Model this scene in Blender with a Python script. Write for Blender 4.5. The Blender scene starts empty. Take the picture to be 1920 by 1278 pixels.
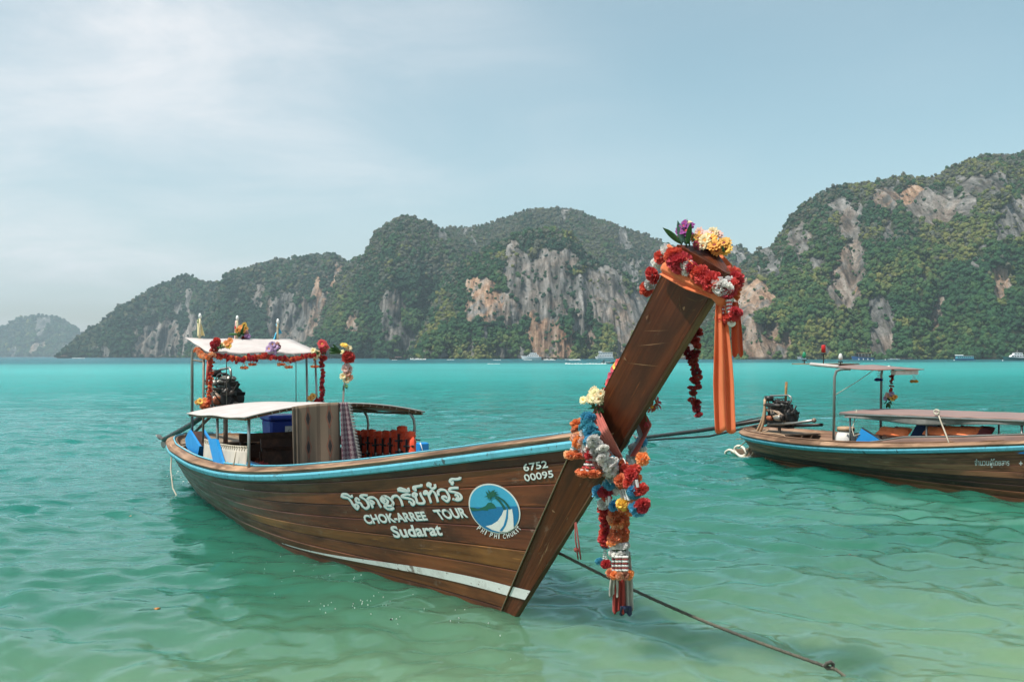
import bpy, bmesh, math, random
import numpy as np
from mathutils import Vector, Matrix
random.seed(7); RNG = np.random.default_rng(7)
R = math.radians
scene = bpy.context.scene
COL = scene.collection
# ------------------------------------------------------------------ camera
FPX, CAM_H, HZ = 1867.0, 2.0, 668.0          # focal length in photo pixels, eye height, horizon row
cam_d = bpy.data.cameras.new('camera'); cam = bpy.data.objects.new('camera', cam_d); COL.objects.link(cam)
cam.location = (0, 0, CAM_H); cam.rotation_euler = (R(90), 0, 0)
cam_d.sensor_width = 36; cam_d.lens = 36*FPX/1920; cam_d.shift_y = 29/1920
cam_d.clip_start = 0.05; cam_d.clip_end = 60000
scene.camera = cam
# ------------------------------------------------------------------ sky and sun
SUN = Vector((-0.40, -0.26, 0.88)).normalized()
world = bpy.data.worlds.new('World'); scene.world = world; world.use_nodes = True
wn, wl = world.node_tree.nodes, world.node_tree.links
wn.clear()
def wnode(t, **k):
    n = wn.new(t)
    for a, b in k.items(): setattr(n, a, b)
    return n
sky = wnode('ShaderNodeTexSky', sky_type='NISHITA', sun_disc=False)
sky.sun_elevation = math.asin(SUN.z); sky.sun_rotation = math.atan2(SUN.x, SUN.y)
sky.altitude = 0; sky.air_density = 1.1; sky.dust_density = 1.2; sky.ozone_density = 2.5
tc = wnode('ShaderNodeTexCoord'); sep = wnode('ShaderNodeSeparateXYZ'); wl.new(tc.outputs['Generated'], sep.inputs[0])
def wmath(op, a, b=None):
    n = wnode('ShaderNodeMath', operation=op)
    for i, v in enumerate((a, b)):
        if v is None: continue
        if isinstance(v, (int, float)): n.inputs[i].default_value = v
        else: wl.new(v, n.inputs[i])
    return n.outputs[0]
zc = wmath('ADD', wmath('MAXIMUM', sep.outputs[2], 0.0), 0.16)
cmb = wnode('ShaderNodeCombineXYZ')
wl.new(wmath('DIVIDE', sep.outputs[0], zc), cmb.inputs[0]); wl.new(wmath('DIVIDE', sep.outputs[1], zc), cmb.inputs[1])
def wnoise(scale, detail, rough, off, sx=1.0, sy=1.0):
    mp = wnode('ShaderNodeMapping'); mp.inputs['Location'].default_value = off; mp.inputs['Scale'].default_value = (sx, sy, 1)
    wl.new(cmb.outputs[0], mp.inputs[0])
    n = wnode('ShaderNodeTexNoise'); n.inputs['Scale'].default_value = scale; n.inputs['Detail'].default_value = detail
    n.inputs['Roughness'].default_value = rough; n.inputs['Distortion'].default_value = 0.5
    wl.new(mp.outputs[0], n.inputs['Vector']); return n.outputs[0]
def wramp(src, a, b):
    n = wnode('ShaderNodeMapRange', interpolation_type='SMOOTHSTEP'); n.inputs[1].default_value = a; n.inputs[2].default_value = b
    wl.new(src, n.inputs[0]); return n.outputs[0]
big = wramp(wnoise(0.42, 2, 0.5, (0.9, 1.1, 0)), 0.40, 0.66)
fine = wramp(wnoise(1.5, 7, 0.62, (3.1, 0.4, 0), 1.0, 1.15), 0.30, 0.78)
veil = wmath('MULTIPLY', wmath('ADD', wmath('MULTIPLY', big, 0.55), wmath('MULTIPLY', wmath('MULTIPLY', big, fine), 0.9)), 0.75)
mixc = wnode('ShaderNodeMix', data_type='RGBA'); wl.new(veil, mixc.inputs[0])
hsv = wnode('ShaderNodeHueSaturation'); hsv.inputs['Hue'].default_value = 0.462; hsv.inputs['Saturation'].default_value = 0.84
wl.new(sky.outputs[0], hsv.inputs['Color']); wl.new(hsv.outputs[0], mixc.inputs[6])
mixc.inputs[7].default_value = (6.8, 6.75, 6.9, 1)
bg = wnode('ShaderNodeBackground'); wl.new(mixc.outputs[2], bg.inputs[0]); bg.inputs[1].default_value = 0.09
wo = wnode('ShaderNodeOutputWorld'); wl.new(bg.outputs[0], wo.inputs[0])
sun_d = bpy.data.lights.new('sun', 'SUN'); sun_d.energy = 3.6; sun_d.angle = R(0.6); sun_d.color = (1.0, 0.945, 0.86)
sun_o = bpy.data.objects.new('sun', sun_d); COL.objects.link(sun_o); sun_o.location = SUN*200
sun_o.rotation_euler = (-SUN).to_track_quat('-Z', 'Y').to_euler()
# ------------------------------------------------------------------ exposure and renderer
vs = scene.view_settings; vs.view_transform = 'Standard'; vs.look = 'None'; vs.exposure = 0.7; vs.gamma = 1; vs.use_curve_mapping = False
cy = scene.cycles; cy.use_denoising = True
try: cy.denoiser = 'OPENIMAGEDENOISE'
except Exception: pass
cy.max_bounces = 8; cy.diffuse_bounces = 3; cy.glossy_bounces = 3; cy.transmission_bounces = 4; cy.transparent_max_bounces = 12; cy.volume_bounces = 0
cy.caustics_reflective = False; cy.caustics_refractive = False; cy.sample_clamp_indirect = 6
cy.use_adaptive_sampling = True; cy.adaptive_threshold = 0.01
# ------------------------------------------------------------------ helpers
def tag(o, label=None, cat=None, group=None, kind=None):
    if label: o['label'] = label
    if cat: o['category'] = cat
    if group: o['group'] = group
    if kind: o['kind'] = kind
    return o
def thing(name, label, cat, loc=(0, 0, 0), rotz=0.0, group=None):
    o = bpy.data.objects.new(name, None); COL.objects.link(o); o.empty_display_size = 0.1
    o.location = loc; o.rotation_euler = (0, 0, rotz)
    return tag(o, label, cat, group)
def part_empty(name, parent):
    o = bpy.data.objects.new(name, None); COL.objects.link(o); o.parent = parent; o.empty_display_size = 0.1
    return o
def put(mesh, name, parent=None, loc=None, rot=None, scale=None, mat=None):
    o = bpy.data.objects.new(name, mesh); COL.objects.link(o)
    if parent is not None: o.parent = parent
    if loc is not None: o.location = loc
    if rot is not None: o.rotation_euler = rot
    if scale is not None: o.scale = (scale,)*3 if isinstance(scale, (int, float)) else scale
    if mat is not None:
        if not mesh.materials: mesh.materials.append(None)
        o.material_slots[0].link = 'OBJECT'; o.material_slots[0].material = mat
    return o
def smoothstep(a, b, x):
    t = np.clip((np.asarray(x, float)-a)/(b-a), 0, 1); return t*t*(3-2*t)
class MB:
    """collects shapes; build() links them as one mesh object"""
    def __init__(s, off=(0, 0, 0)):
        s.v = []; s.f = []; s.sm = []; s.uv = []; s.off = Vector(off); s.mi = []; s.cur = 0
    def add(s, vs_, fs_, smooth=False, uvs=None):
        n = len(s.v); s.v.extend([tuple(p) for p in vs_])
        for f in fs_:
            s.f.append([i+n for i in f]); s.sm.append(smooth); s.mi.append(s.cur)
        s.uv.extend(uvs if uvs is not None else [(p[0], p[2]) for p in vs_])
        return s
    def box(s, c, size, rot=None, bev=0.0, taper=None):
        hx, hy, hz = [q/2 for q in size]
        if bev <= 0:
            P = [(x, y, z) for z in (-hz, hz) for y in (-hy, hy) for x in (-hx, hx)]
            Fq = [(0, 2, 3, 1), (4, 5, 7, 6), (0, 1, 5, 4), (2, 6, 7, 3), (0, 4, 6, 2), (1, 3, 7, 5)]
        else:
            b = min(bev, hx*.9, hy*.9, hz*.9); P = []; Fq = []
            idx = {}
            for sx in (-1, 1):
                for sy in (-1, 1):
                    for sz in (-1, 1):
                        for ax in range(3):
                            p = [sx*(hx-b), sy*(hy-b), sz*(hz-b)]; p[ax] = (sx*hx, sy*hy, sz*hz)[ax]
                            idx[(sx, sy, sz, ax)] = len(P); P.append(tuple(p))
            I = lambda *k: idx[k]
            for a in (-1, 1):
                q = [I(a, -1, -1, 0), I(a, 1, -1, 0), I(a, 1, 1, 0), I(a, -1, 1, 0)]; Fq.append(q if a > 0 else q[::-1])
                q = [I(-1, a, -1, 1), I(-1, a, 1, 1), I(1, a, 1, 1), I(1, a, -1, 1)]; Fq.append(q if a > 0 else q[::-1])
                q = [I(-1, -1, a, 2), I(1, -1, a, 2), I(1, 1, a, 2), I(-1, 1, a, 2)]; Fq.append(q if a > 0 else q[::-1])
                for c2 in (-1, 1):
                    Fq.append([I(a, c2, -1, 0), I(a, c2, -1, 1), I(a, c2, 1, 1), I(a, c2, 1, 0)])
                    Fq.append([I(a, -1, c2, 0), I(a, -1, c2, 2), I(a, 1, c2, 2), I(a, 1, c2, 0)])
                    Fq.append([I(-1, a, c2, 1), I(-1, a, c2, 2), I(1, a, c2, 2), I(1, a, c2, 1)])
                    for c3 in (-1, 1): Fq.append([I(a, c2, c3, 0), I(a, c2, c3, 1), I(a, c2, c3, 2)])
        if taper: P = [(x*(1+(taper-1)*(z+hz)/(2*hz)), y*(1+(taper-1)*(z+hz)/(2*hz)), z) for x, y, z in P]
        if rot is not None:
            M = rot if isinstance(rot, Matrix) else Matrix.Rotation(rot[2], 3, 'Z') @ Matrix.Rotation(rot[1], 3, 'Y') @ Matrix.Rotation(rot[0], 3, 'X')
            P = [M @ Vector(p) for p in P]
        c = Vector(c); L = max(size)
        return s.add([Vector(p)+c for p in P], Fq)
    def tube(s, pts, r, n=8, cap=True, smooth=True, closed=False):
        pts = [Vector(p) for p in pts]; m = len(pts)
        rs = r if isinstance(r, (list, tuple)) else [r]*m
        V = []; Fq = []; U = []; up = None; acc = 0
        for i, p in enumerate(pts):
            if closed: t = pts[(i+1) % m]-pts[i-1]
            else: t = pts[min(i+1, m-1)]-pts[max(i-1, 0)]
            if t.length < 1e-9: t = Vector((0, 0, 1))
            t.normalize()
            if up is None:
                up = Vector((0, 0, 1)) if abs(t.z) < .9 else Vector((1, 0, 0))
            a = t.cross(up)
            if a.length < 1e-6: a = t.orthogonal()
            a.normalize(); up = a.cross(t).normalized()
            if i: acc += (p-pts[i-1]).length
            for k in range(n):
                w = 2*math.pi*k/n
                V.append(p+(a*math.cos(w)+up*math.sin(w))*rs[i]); U.append((acc, k/n*6.28*rs[i]))
        for i in range(m if closed else m-1):
            j = (i+1) % m
            for k in range(n):
                Fq.append((i*n+k, i*n+(k+1) % n, j*n+(k+1) % n, j*n+k))
        if cap and not closed: Fq.append(tuple(range(n))[::-1]); Fq.append(tuple((m-1)*n+k for k in range(n)))
        return s.add(V, Fq, smooth, U)
    def lathe(s, prof, n=16, c=(0, 0, 0), M=None, smooth=True):
        V = []; Fq = []; c = Vector(c)
        for (r, z) in prof:
            for k in range(n):
                w = 2*math.pi*k/n; p = Vector((r*math.cos(w), r*math.sin(w), z))
                if M is not None: p = M @ p
                V.append(p+c)
        for i in range(len(prof)-1):
            for k in range(n): Fq.append((i*n+k, i*n+(k+1) % n, (i+1)*n+(k+1) % n, (i+1)*n+k))
        if prof[0][0] > 1e-4: Fq.append(tuple(range(n))[::-1])
        if prof[-1][0] > 1e-4: Fq.append(tuple((len(prof)-1)*n+k for k in range(n)))
        return s.add(V, Fq, smooth)
    def grid(s, P, nu, nv, smooth=True, uvs=None, flip=False, wrap=False):
        Fq = []
        for i in range(nu if wrap else nu-1):
            i2 = (i+1) % nu
            for j in range(nv-1):
                q = (i*nv+j, i2*nv+j, i2*nv+j+1, i*nv+j+1); Fq.append(q[::-1] if flip else q)
        return s.add(P, Fq, smooth, uvs)
    def slab(s, P, nu, nv, th, smooth=True, uvs=None):
        """grid thickened along its normals"""
        A = np.array([tuple(p) for p in P], float).reshape(nu, nv, 3)
        du = np.gradient(A, axis=0) if nu > 1 else 0; dv = np.gradient(A, axis=1)
        N = np.cross(du, dv); N /= np.maximum(np.linalg.norm(N, axis=2, keepdims=True), 1e-9)
        T = A+N*th/2; B = A-N*th/2
        k = nu*nv; V = list(T.reshape(-1, 3))+list(B.reshape(-1, 3)); Fq = []
        for i in range(nu-1):
            for j in range(nv-1):
                a, b, c, d = i*nv+j, (i+1)*nv+j, (i+1)*nv+j+1, i*nv+j+1
                Fq.append((a, b, c, d)); Fq.append((k+d, k+c, k+b, k+a))
        for i in range(nu-1):
            a, b = i*nv, (i+1)*nv; Fq.append((a, k+a, k+b, b)); a += nv-1; b += nv-1; Fq.append((a, b, k+b, k+a))
        for j in range(nv-1):
            a, b = j, j+1; Fq.append((a, b, k+b, k+a)); a += (nu-1)*nv; b += (nu-1)*nv; Fq.append((a, k+a, k+b, b))
        return s.add(V, Fq, smooth, (list(uvs)*2) if uvs is not None else None)
    def prism(s, poly, axis, th, c=(0, 0, 0)):
        """poly in 2D, extruded along axis (0,1,2)"""
        n = len(poly); V = []
        for h in (-th/2, th/2):
            for a, b in poly:
                p = [a, b]; p.insert(axis, h); V.append(Vector(p)+Vector(c))
        Fq = [tuple(range(n))[::-1], tuple(range(n, 2*n))]+[(i, (i+1) % n, n+(i+1) % n, n+i) for i in range(n)]
        return s.add(V, Fq)
    def mesh(s, name, mat=None):
        me = bpy.data.meshes.new(name)
        o = s.off
        me.from_pydata([(p[0]-o.x, p[1]-o.y, p[2]-o.z) for p in s.v], [], s.f)
        me.polygons.foreach_set('use_smooth', s.sm)
        if s.uv and len(s.uv) == len(s.v):
            li = np.empty(len(me.loops), dtype=np.int32); me.loops.foreach_get('vertex_index', li)
            ul = me.uv_layers.new(name='UVMap'); ul.data.foreach_set('uv', np.array(s.uv, dtype=np.float32)[li].ravel())
        mats = mat if isinstance(mat, (list, tuple)) else [mat]
        for m in mats:
            if m is not None: me.materials.append(m)
        if len(mats) > 1: me.polygons.foreach_set('material_index', s.mi)
        me.update(); return me
    def build(s, name, mat=None, parent=None, fix=False, loc=None):
        me = s.mesh(name, mat)
        if fix:
            b = bmesh.new(); b.from_mesh(me); bmesh.ops.recalc_face_normals(b, faces=b.faces); b.to_mesh(me); b.free()
        return put(me, name, parent, loc=loc if loc is not None else (tuple(s.off) if parent is None else None))
# ------------------------------------------------------------------ numeric noise
def _hash(ix, iy, iz):
    h = (ix.astype(np.int64)*374761393+iy.astype(np.int64)*668265263+iz.astype(np.int64)*1274126177) & 0x7fffffff
    h = ((h ^ (h >> 13))*1103515245+12345) & 0x7fffffff
    return ((h ^ (h >> 16)) & 0xffff)/65535.0*2-1
def vnoise(x, y, z):
    x, y, z = np.broadcast_arrays(np.asarray(x, float), np.asarray(y, float), np.asarray(z, float))
    ix, iy, iz = np.floor(x), np.floor(y), np.floor(z); fx, fy, fz = x-ix, y-iy, z-iz
    ux, uy, uz = [t*t*t*(t*(t*6-15)+10) for t in (fx, fy, fz)]; r = 0
    for dx in (0, 1):
        for dy in (0, 1):
            for dz in (0, 1):
                w = (ux if dx else 1-ux)*(uy if dy else 1-uy)*(uz if dz else 1-uz)
                r = r+w*_hash(ix+dx, iy+dy, iz+dz)
    return r
def fbm(x, y, z, oct=4, gain=.5):
    r = 0; a = 1; f = 1; tot = 0
    for k in range(oct):
        r = r+a*vnoise(x*f+17*k, y*f+5*k, z*f+31*k); tot += a; a *= gain; f *= 2.03
    return r/tot
# ------------------------------------------------------------------ materials
class NT:
    def __init__(s, name):
        s.m = bpy.data.materials.new(name); s.m.use_nodes = True; s.t = s.m.node_tree; s.n = s.t.nodes; s.l = s.t.links
        s.p = s.n['Principled BSDF']; s.out = s.n['Material Output']
    def node(s, t, **k):
        n = s.n.new(t)
        for a, b in k.items(): setattr(n, a, b)
        return n
    def set(s, sock, v):
        if isinstance(v, bpy.types.NodeSocket): s.l.new(v, sock)
        else: sock.default_value = v
    def math(s, op, a, b=0.0, clamp=False):
        n = s.node('ShaderNodeMath', operation=op, use_clamp=clamp); s.set(n.inputs[0], a); s.set(n.inputs[1], b); return n.outputs[0]
    def mix(s, f, a, b, mode='MIX'):
        n = s.node('ShaderNodeMix', data_type='RGBA', blend_type=mode); s.set(n.inputs[0], f)
        for i, v in ((6, a), (7, b)): s.set(n.inputs[i], (*v, 1) if isinstance(v, tuple) and len(v) == 3 else v)
        return n.outputs[2]
    def ramp(s, f, stops, interp='LINEAR'):
        n = s.node('ShaderNodeValToRGB'); n.color_ramp.interpolation = interp; e = n.color_ramp.elements
        while len(e) < len(stops): e.new(0.5)
        for el, (p, c) in zip(e, stops):
            el.position = p; el.color = (*c, 1) if isinstance(c, tuple) else (c, c, c, 1)
        s.set(n.inputs[0], f); return n.outputs[0]
    def rng(s, f, a, b, c=0.0, d=1.0, smooth=True):
        n = s.node('ShaderNodeMapRange', interpolation_type='SMOOTHSTEP' if smooth else 'LINEAR')
        s.set(n.inputs[0], f)
        for i, v in enumerate((a, b, c, d)): n.inputs[i+1].default_value = v
        return n.outputs[0]
    def coord(s, kind='Object', scale=(1, 1, 1), loc=(0, 0, 0), rot=(0, 0, 0)):
        t = s.node('ShaderNodeTexCoord'); m = s.node('ShaderNodeMapping'); m.inputs['Scale'].default_value = scale
        m.inputs['Location'].default_value = loc; m.inputs['Rotation'].default_value = rot
        s.l.new(t.outputs[kind], m.inputs[0]); return m.outputs[0]
    def noise(s, vec, scale=5, detail=4, rough=.55, dist=0.0, out=0):
        n = s.node('ShaderNodeTexNoise'); n.inputs['Scale'].default_value = scale; n.inputs['Detail'].default_value = detail
        n.inputs['Roughness'].default_value = rough; n.inputs['Distortion'].default_value = dist
        if vec is not None: s.l.new(vec, n.inputs['Vector'])
        return n.outputs[out]
    def rand(s): return s.node('ShaderNodeObjectInfo').outputs['Random']
    def addv(s, vec, val, k=(1, 1, 1)):
        n = s.node('ShaderNodeVectorMath', operation='SCALE'); n.inputs[0].default_value = k; s.set(n.inputs['Scale'], val)
        a = s.node('ShaderNodeVectorMath', operation='ADD'); s.l.new(vec, a.inputs[0]); s.l.new(n.outputs[0], a.inputs[1]); return a.outputs[0]
    def bump(s, h, strength=.3, dist=.01, normal=None):
        n = s.node('ShaderNodeBump'); n.inputs['Strength'].default_value = strength; n.inputs['Distance'].default_value = dist
        s.l.new(h, n.inputs['Height'])
        if normal is not None: s.l.new(normal, n.inputs['Normal'])
        s.l.new(n.outputs[0], s.p.inputs['Normal']); return n.outputs[0]
    def done(s, col=None, rough=None, metal=None, spec=None, sheen=None):
        for k, v in (('Base Color', col), ('Roughness', rough), ('Metallic', metal), ('Specular IOR Level', spec), ('Sheen Weight', sheen)):
            if v is not None: s.set(s.p.inputs[k], (*v, 1) if isinstance(v, tuple) and len(v) == 3 else v)
        return s.m
MATS = {}
def paint(name, col, rough=.45, wear=.35, dirt=(.09, .07, .05), scale=6, metal=0.0, chips=None):
    if name in MATS: return MATS[name]
    t = NT(name); v = t.coord('Object'); n = t.noise(v, scale, 6, .62); n2 = t.noise(v, scale*6, 3, .6)
    c = t.mix(t.math('MULTIPLY', t.rng(n, .46, .72), wear), col, dirt)
    c = t.mix(t.math('MULTIPLY', t.rng(n2, .35, .65), .18), c, tuple(min(1, q*1.25+.01) for q in col))
    if chips:                                                # flaked paint and nail spots
        c = t.mix(t.rng(t.noise(v, 26, 5, .72), .635, .66), c, chips); c = t.mix(t.math('MULTIPLY', t.rng(t.noise(v, 3.2, 6, .75), .60, .64), .8), c, chips)
    t.bump(n2, .12, .003)
    MATS[name] = t.done(c, t.rng(n, .3, .7, rough*.8, min(1, rough*1.35)), metal); return MATS[name]
def cloth(name, col, col2=None, rough=.85, weave=260, trans=.0):
    if name in MATS: return MATS[name]
    t = NT(name); v = t.coord('Object'); n = t.noise(v, 4, 4, .6); w = t.noise(v, weave, 2, .5)
    c = t.mix(t.rng(n, .35, .7), col, col2 or tuple(q*.82 for q in col)); t.bump(w, .15, .002)
    m = t.done(c, rough, sheen=.15)
    if trans:
        tr = t.node('ShaderNodeBsdfTranslucent'); t.l.new(c, tr.inputs[0]); mx = t.node('ShaderNodeMixShader'); mx.inputs[0].default_value = trans
        t.l.new(t.p.outputs[0], mx.inputs[1]); t.l.new(tr.outputs[0], mx.inputs[2]); t.l.new(mx.outputs[0], t.out.inputs[0])
    MATS[name] = m; return m
def petal(name, col, tip=None):
    """thin petal: per-flower shade differences and some light through it"""
    if name in MATS: return MATS[name]
    t = NT(name); v = t.coord('Object'); n = t.noise(v, 22, 3, .6)
    c = t.mix(t.rng(n, .35, .68), col, tip or tuple(min(1, q*1.2+.02) for q in col))
    h = t.node('ShaderNodeHueSaturation'); t.l.new(c, h.inputs['Color']); t.set(h.inputs['Value'], t.rng(t.rand(), 0, 1, .78, 1.18, False))
    t.set(h.inputs['Hue'], t.rng(t.rand(), 0, 1, .485, .515, False)); t.set(h.inputs['Saturation'], t.rng(n, .3, .7, 1.0, .86, False))
    t.done(h.outputs[0], .7)
    tr = t.node('ShaderNodeBsdfTranslucent'); t.l.new(h.outputs[0], tr.inputs[0]); mx = t.node('ShaderNodeMixShader'); mx.inputs[0].default_value = .3
    t.l.new(t.p.outputs[0], mx.inputs[1]); t.l.new(tr.outputs[0], mx.inputs[2]); t.l.new(mx.outputs[0], t.out.inputs[0])
    MATS[name] = t.m; return t.m
def on_water(px, py, z=0.0):
    d = FPX*(CAM_H-z)/(py-HZ); return Vector(((px-960)/FPX*d, d, z))
def at(px, py, d): return Vector(((px-960)/FPX*d, d, CAM_H-(py-HZ)/FPX*d))
# ================================================================== WATER
def build_water():
    radii = [0.6]
    while radii[-1] < 9000: radii.append(radii[-1]*(1.0064 if radii[-1] < 60 else (1.02 if radii[-1] < 500 else 1.06)))
    ang = np.concatenate([np.linspace(-100, -38, 40, endpoint=False), np.linspace(-38, 38, 400), np.linspace(38, 100, 41)[1:]])
    r = np.array(radii)[:, None]; a = np.radians(ang)[None, :]
    X = r*np.sin(a); Y = r*np.cos(a)
    rg = np.random.default_rng(3); Z = np.zeros_like(X)
    wx = X+.35*fbm(X*.5, Y*.5, 0*X, 2); wy = Y+.35*fbm(X*.5+9, Y*.5, 0*X+4, 2)
    patch = .75+.55*fbm(X*.16, Y*.12, 0*X+2, 2)
    for lam, amp, cnt, spread in ((2.6, .009, 5, .5), (1.35, .0085, 7, .7), (.72, .0072, 10, .9), (.42, .0046, 11, 1.2), (.24, .0020, 10, 1.6)):
        for k in range(cnt):
            th = math.radians(-112)+rg.normal()*spread*.6; L = lam*rg.uniform(.75, 1.3); ph = rg.uniform(0, 6.28); kk = 2*math.pi/L
            cell = r*.0085 if True else 0
            fade = np.clip(L/(np.maximum(r, .1)*.028)-.5, 0, 1)
            s_ = np.sin(kk*(wx*math.cos(th)+wy*math.sin(th))+ph)
            Z += amp*(s_+.22*np.cos(2*kk*(wx*math.cos(th)+wy*math.sin(th))+2*ph))*fade*patch*1.15
    n, m = X.shape
    V = np.stack([X, Y, Z], 2).reshape(-1, 3)
    i, j = np.meshgrid(np.arange(n-1), np.arange(m-1), indexing='ij'); q = (i*m+j).ravel()
    Fq = np.stack([q, q+1, q+m+1, q+m], 1)
    me = bpy.data.meshes.new('sea_water'); me.vertices.add(len(V)); me.vertices.foreach_set('co', V.ravel().astype(np.float32))
    me.loops.add(Fq.size); me.loops.foreach_set('vertex_index', Fq.ravel().astype(np.int32))
    me.polygons.add(len(Fq)); me.polygons.foreach_set('loop_start', np.arange(0, Fq.size, 4, dtype=np.int32)); me.polygons.foreach_set('loop_total', np.full(len(Fq), 4, dtype=np.int32))
    me.update(calc_edges=True); me.polygons.foreach_set('use_smooth', np.ones(len(Fq), bool)); me.validate()
    b = bmesh.new(); b.from_mesh(me); 
    if b.faces[:] and True:
        b.faces.ensure_lookup_table()
        if b.faces[0].normal.z < 0: bmesh.ops.reverse_faces(b, faces=b.faces)
    b.to_mesh(me); b.free()
    t = NT('sea_water'); t.n.remove(t.p)
    g = t.node('ShaderNodeNewGeometry'); sp = t.node('ShaderNodeSeparateXYZ'); t.l.new(g.outputs['Position'], sp.inputs[0]); pos = g.outputs['Position']
    # colour of the water body by distance from the beach (sandy shallows, turquoise shelf, blue channel)
    nb = t.noise(pos, .18, 3, .55); nl = t.noise(pos, .012, 3, .5)
    dist = t.math('ADD', t.math('ADD', sp.outputs[1], t.math('MULTIPLY', t.math('SUBTRACT', nb, .5), 2.2)), t.math('MULTIPLY', sp.outputs[0], -.36))
    lg = t.math('DIVIDE', t.math('LOGARITHM', t.math('MAXIMUM', dist, 1.0), 10.0), 3.0)     # 0 at 1 m, 1 at 1 km
    col = t.ramp(lg, [(.20, (.270, .370, .200)), (.265, (.165, .300, .175)), (.32, (.042, .175, .108)), (.40, (.007, .118, .084)), (.52, (.006, .158, .132)),
                      (.64, (.022, .275, .255)), (.74, (.052, .335, .318)), (.80, (.050, .312, .303)), (.84, (.010, .105, .125)), (1.0, (.010, .075, .105))])
    mot = t.mix(t.math('MULTIPLY', t.rng(nl, .4, .65), .25), col, (.02, .16, .15))
    dif = t.node('ShaderNodeBsdfPrincipled'); t.l.new(mot, dif.inputs['Base Color']); dif.subsurface_method = 'BURLEY'; dif.inputs['Specular IOR Level'].default_value = 0; dif.inputs['Roughness'].default_value = 1; dif.inputs['Subsurface Weight'].default_value = 1.0; dif.inputs['Subsurface Radius'].default_value = (1.0, 1.6, 1.5); dif.inputs['Subsurface Scale'].default_value = .8
    tra = t.node('ShaderNodeBsdfTransparent'); tra.inputs[0].default_value = (.52, .80, .66, 1)
    clear = t.math('MULTIPLY', t.rng(dist, 4, 17, 1, 0), .42)
    body = t.node('ShaderNodeMixShader'); t.set(body.inputs[0], clear); t.l.new(dif.outputs[0], body.inputs[1]); t.l.new(tra.outputs[0], body.inputs[2])
    # ripples finer than the mesh
    far = t.rng(sp.outputs[1], 9, 60)
    v1 = t.node('ShaderNodeVectorMath', operation='MULTIPLY'); t.l.new(pos, v1.inputs[0]); v1.inputs[1].default_value = (.55, 1.0, 1)
    n1 = t.noise(v1.outputs[0], 5.0, 3, .5, .6); n2 = t.noise(v1.outputs[0], .9, 5, .6, .5); n3 = t.noise(v1.outputs[0], .22, 4, .6, .3)
    h = t.math('ADD', t.math('MULTIPLY', n1, t.rng(sp.outputs[1], 5, 16, .008, .024)), t.math('ADD', t.math('MULTIPLY', n2, t.math('MULTIPLY', far, .30)), t.math('MULTIPLY', n3, t.math('MULTIPLY', far, .80))))
    bp = t.node('ShaderNodeBump'); bp.inputs['Strength'].default_value = 1.0; bp.inputs['Distance'].default_value = 1.0; t.l.new(h, bp.inputs['Height'])
    gl = t.node('ShaderNodeBsdfGlossy'); gl.inputs['Color'].default_value = (.74, .96, .98, 1); t.set(gl.inputs['Roughness'], t.rng(sp.outputs[1], 8, 120, .02, .16)); t.l.new(bp.outputs[0], gl.inputs['Normal'])
    fr = t.node('ShaderNodeFresnel'); fr.inputs[0].default_value = 1.333; t.l.new(bp.outputs[0], fr.inputs['Normal'])
    lim = t.math('MULTIPLY', fr.outputs[0], t.rng(sp.outputs[1], 6, 120, .95, .62))
    sh = t.node('ShaderNodeMixShader'); t.set(sh.inputs[0], lim); t.l.new(body.outputs[0], sh.inputs[1]); t.l.new(gl.outputs[0], sh.inputs[2]); t.l.new(sh.outputs[0], t.out.inputs[0])
    me.materials.append(t.m)
    o = put(me, 'sea_water'); tag(o, 'clear turquoise sea with small ripples', kind='structure')
    # sandy bottom
    mb = MB(); nx, ny = 60, 70; P = []
    xs = np.linspace(-60, 60, nx); ys = np.concatenate([np.linspace(-3, 30, 50), np.linspace(32, 140, 20)])
    for x in xs:
        for y in ys: P.append((x, y, -.28-.085*max(0, y-2)-.0009*max(0, y-2)**2+.05*float(vnoise(x*.8, y*.8, 0))))
    mb.grid(P, nx, len(ys), flip=False)
    s = NT('sea_sand'); v = s.coord('Object'); n = s.noise(v, 1.4, 4, .6); n4 = s.noise(v, 60, 2, .5)
    rip = s.node('ShaderNodeTexWave'); rip.inputs['Scale'].default_value = 2.2; rip.inputs['Distortion'].default_value = 6; s.l.new(v, rip.inputs[0])
    c = s.mix(s.rng(n, .35, .7), (.40, .35, .24), (.27, .25, .16)); s.bump(s.math('ADD', rip.outputs[1], n4), .4, .02)
    ob = mb.build('seabed', s.done(c, .9), fix=True); tag(ob, 'pale sandy sea bottom under the shallow water', kind='structure')
build_water()
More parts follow.
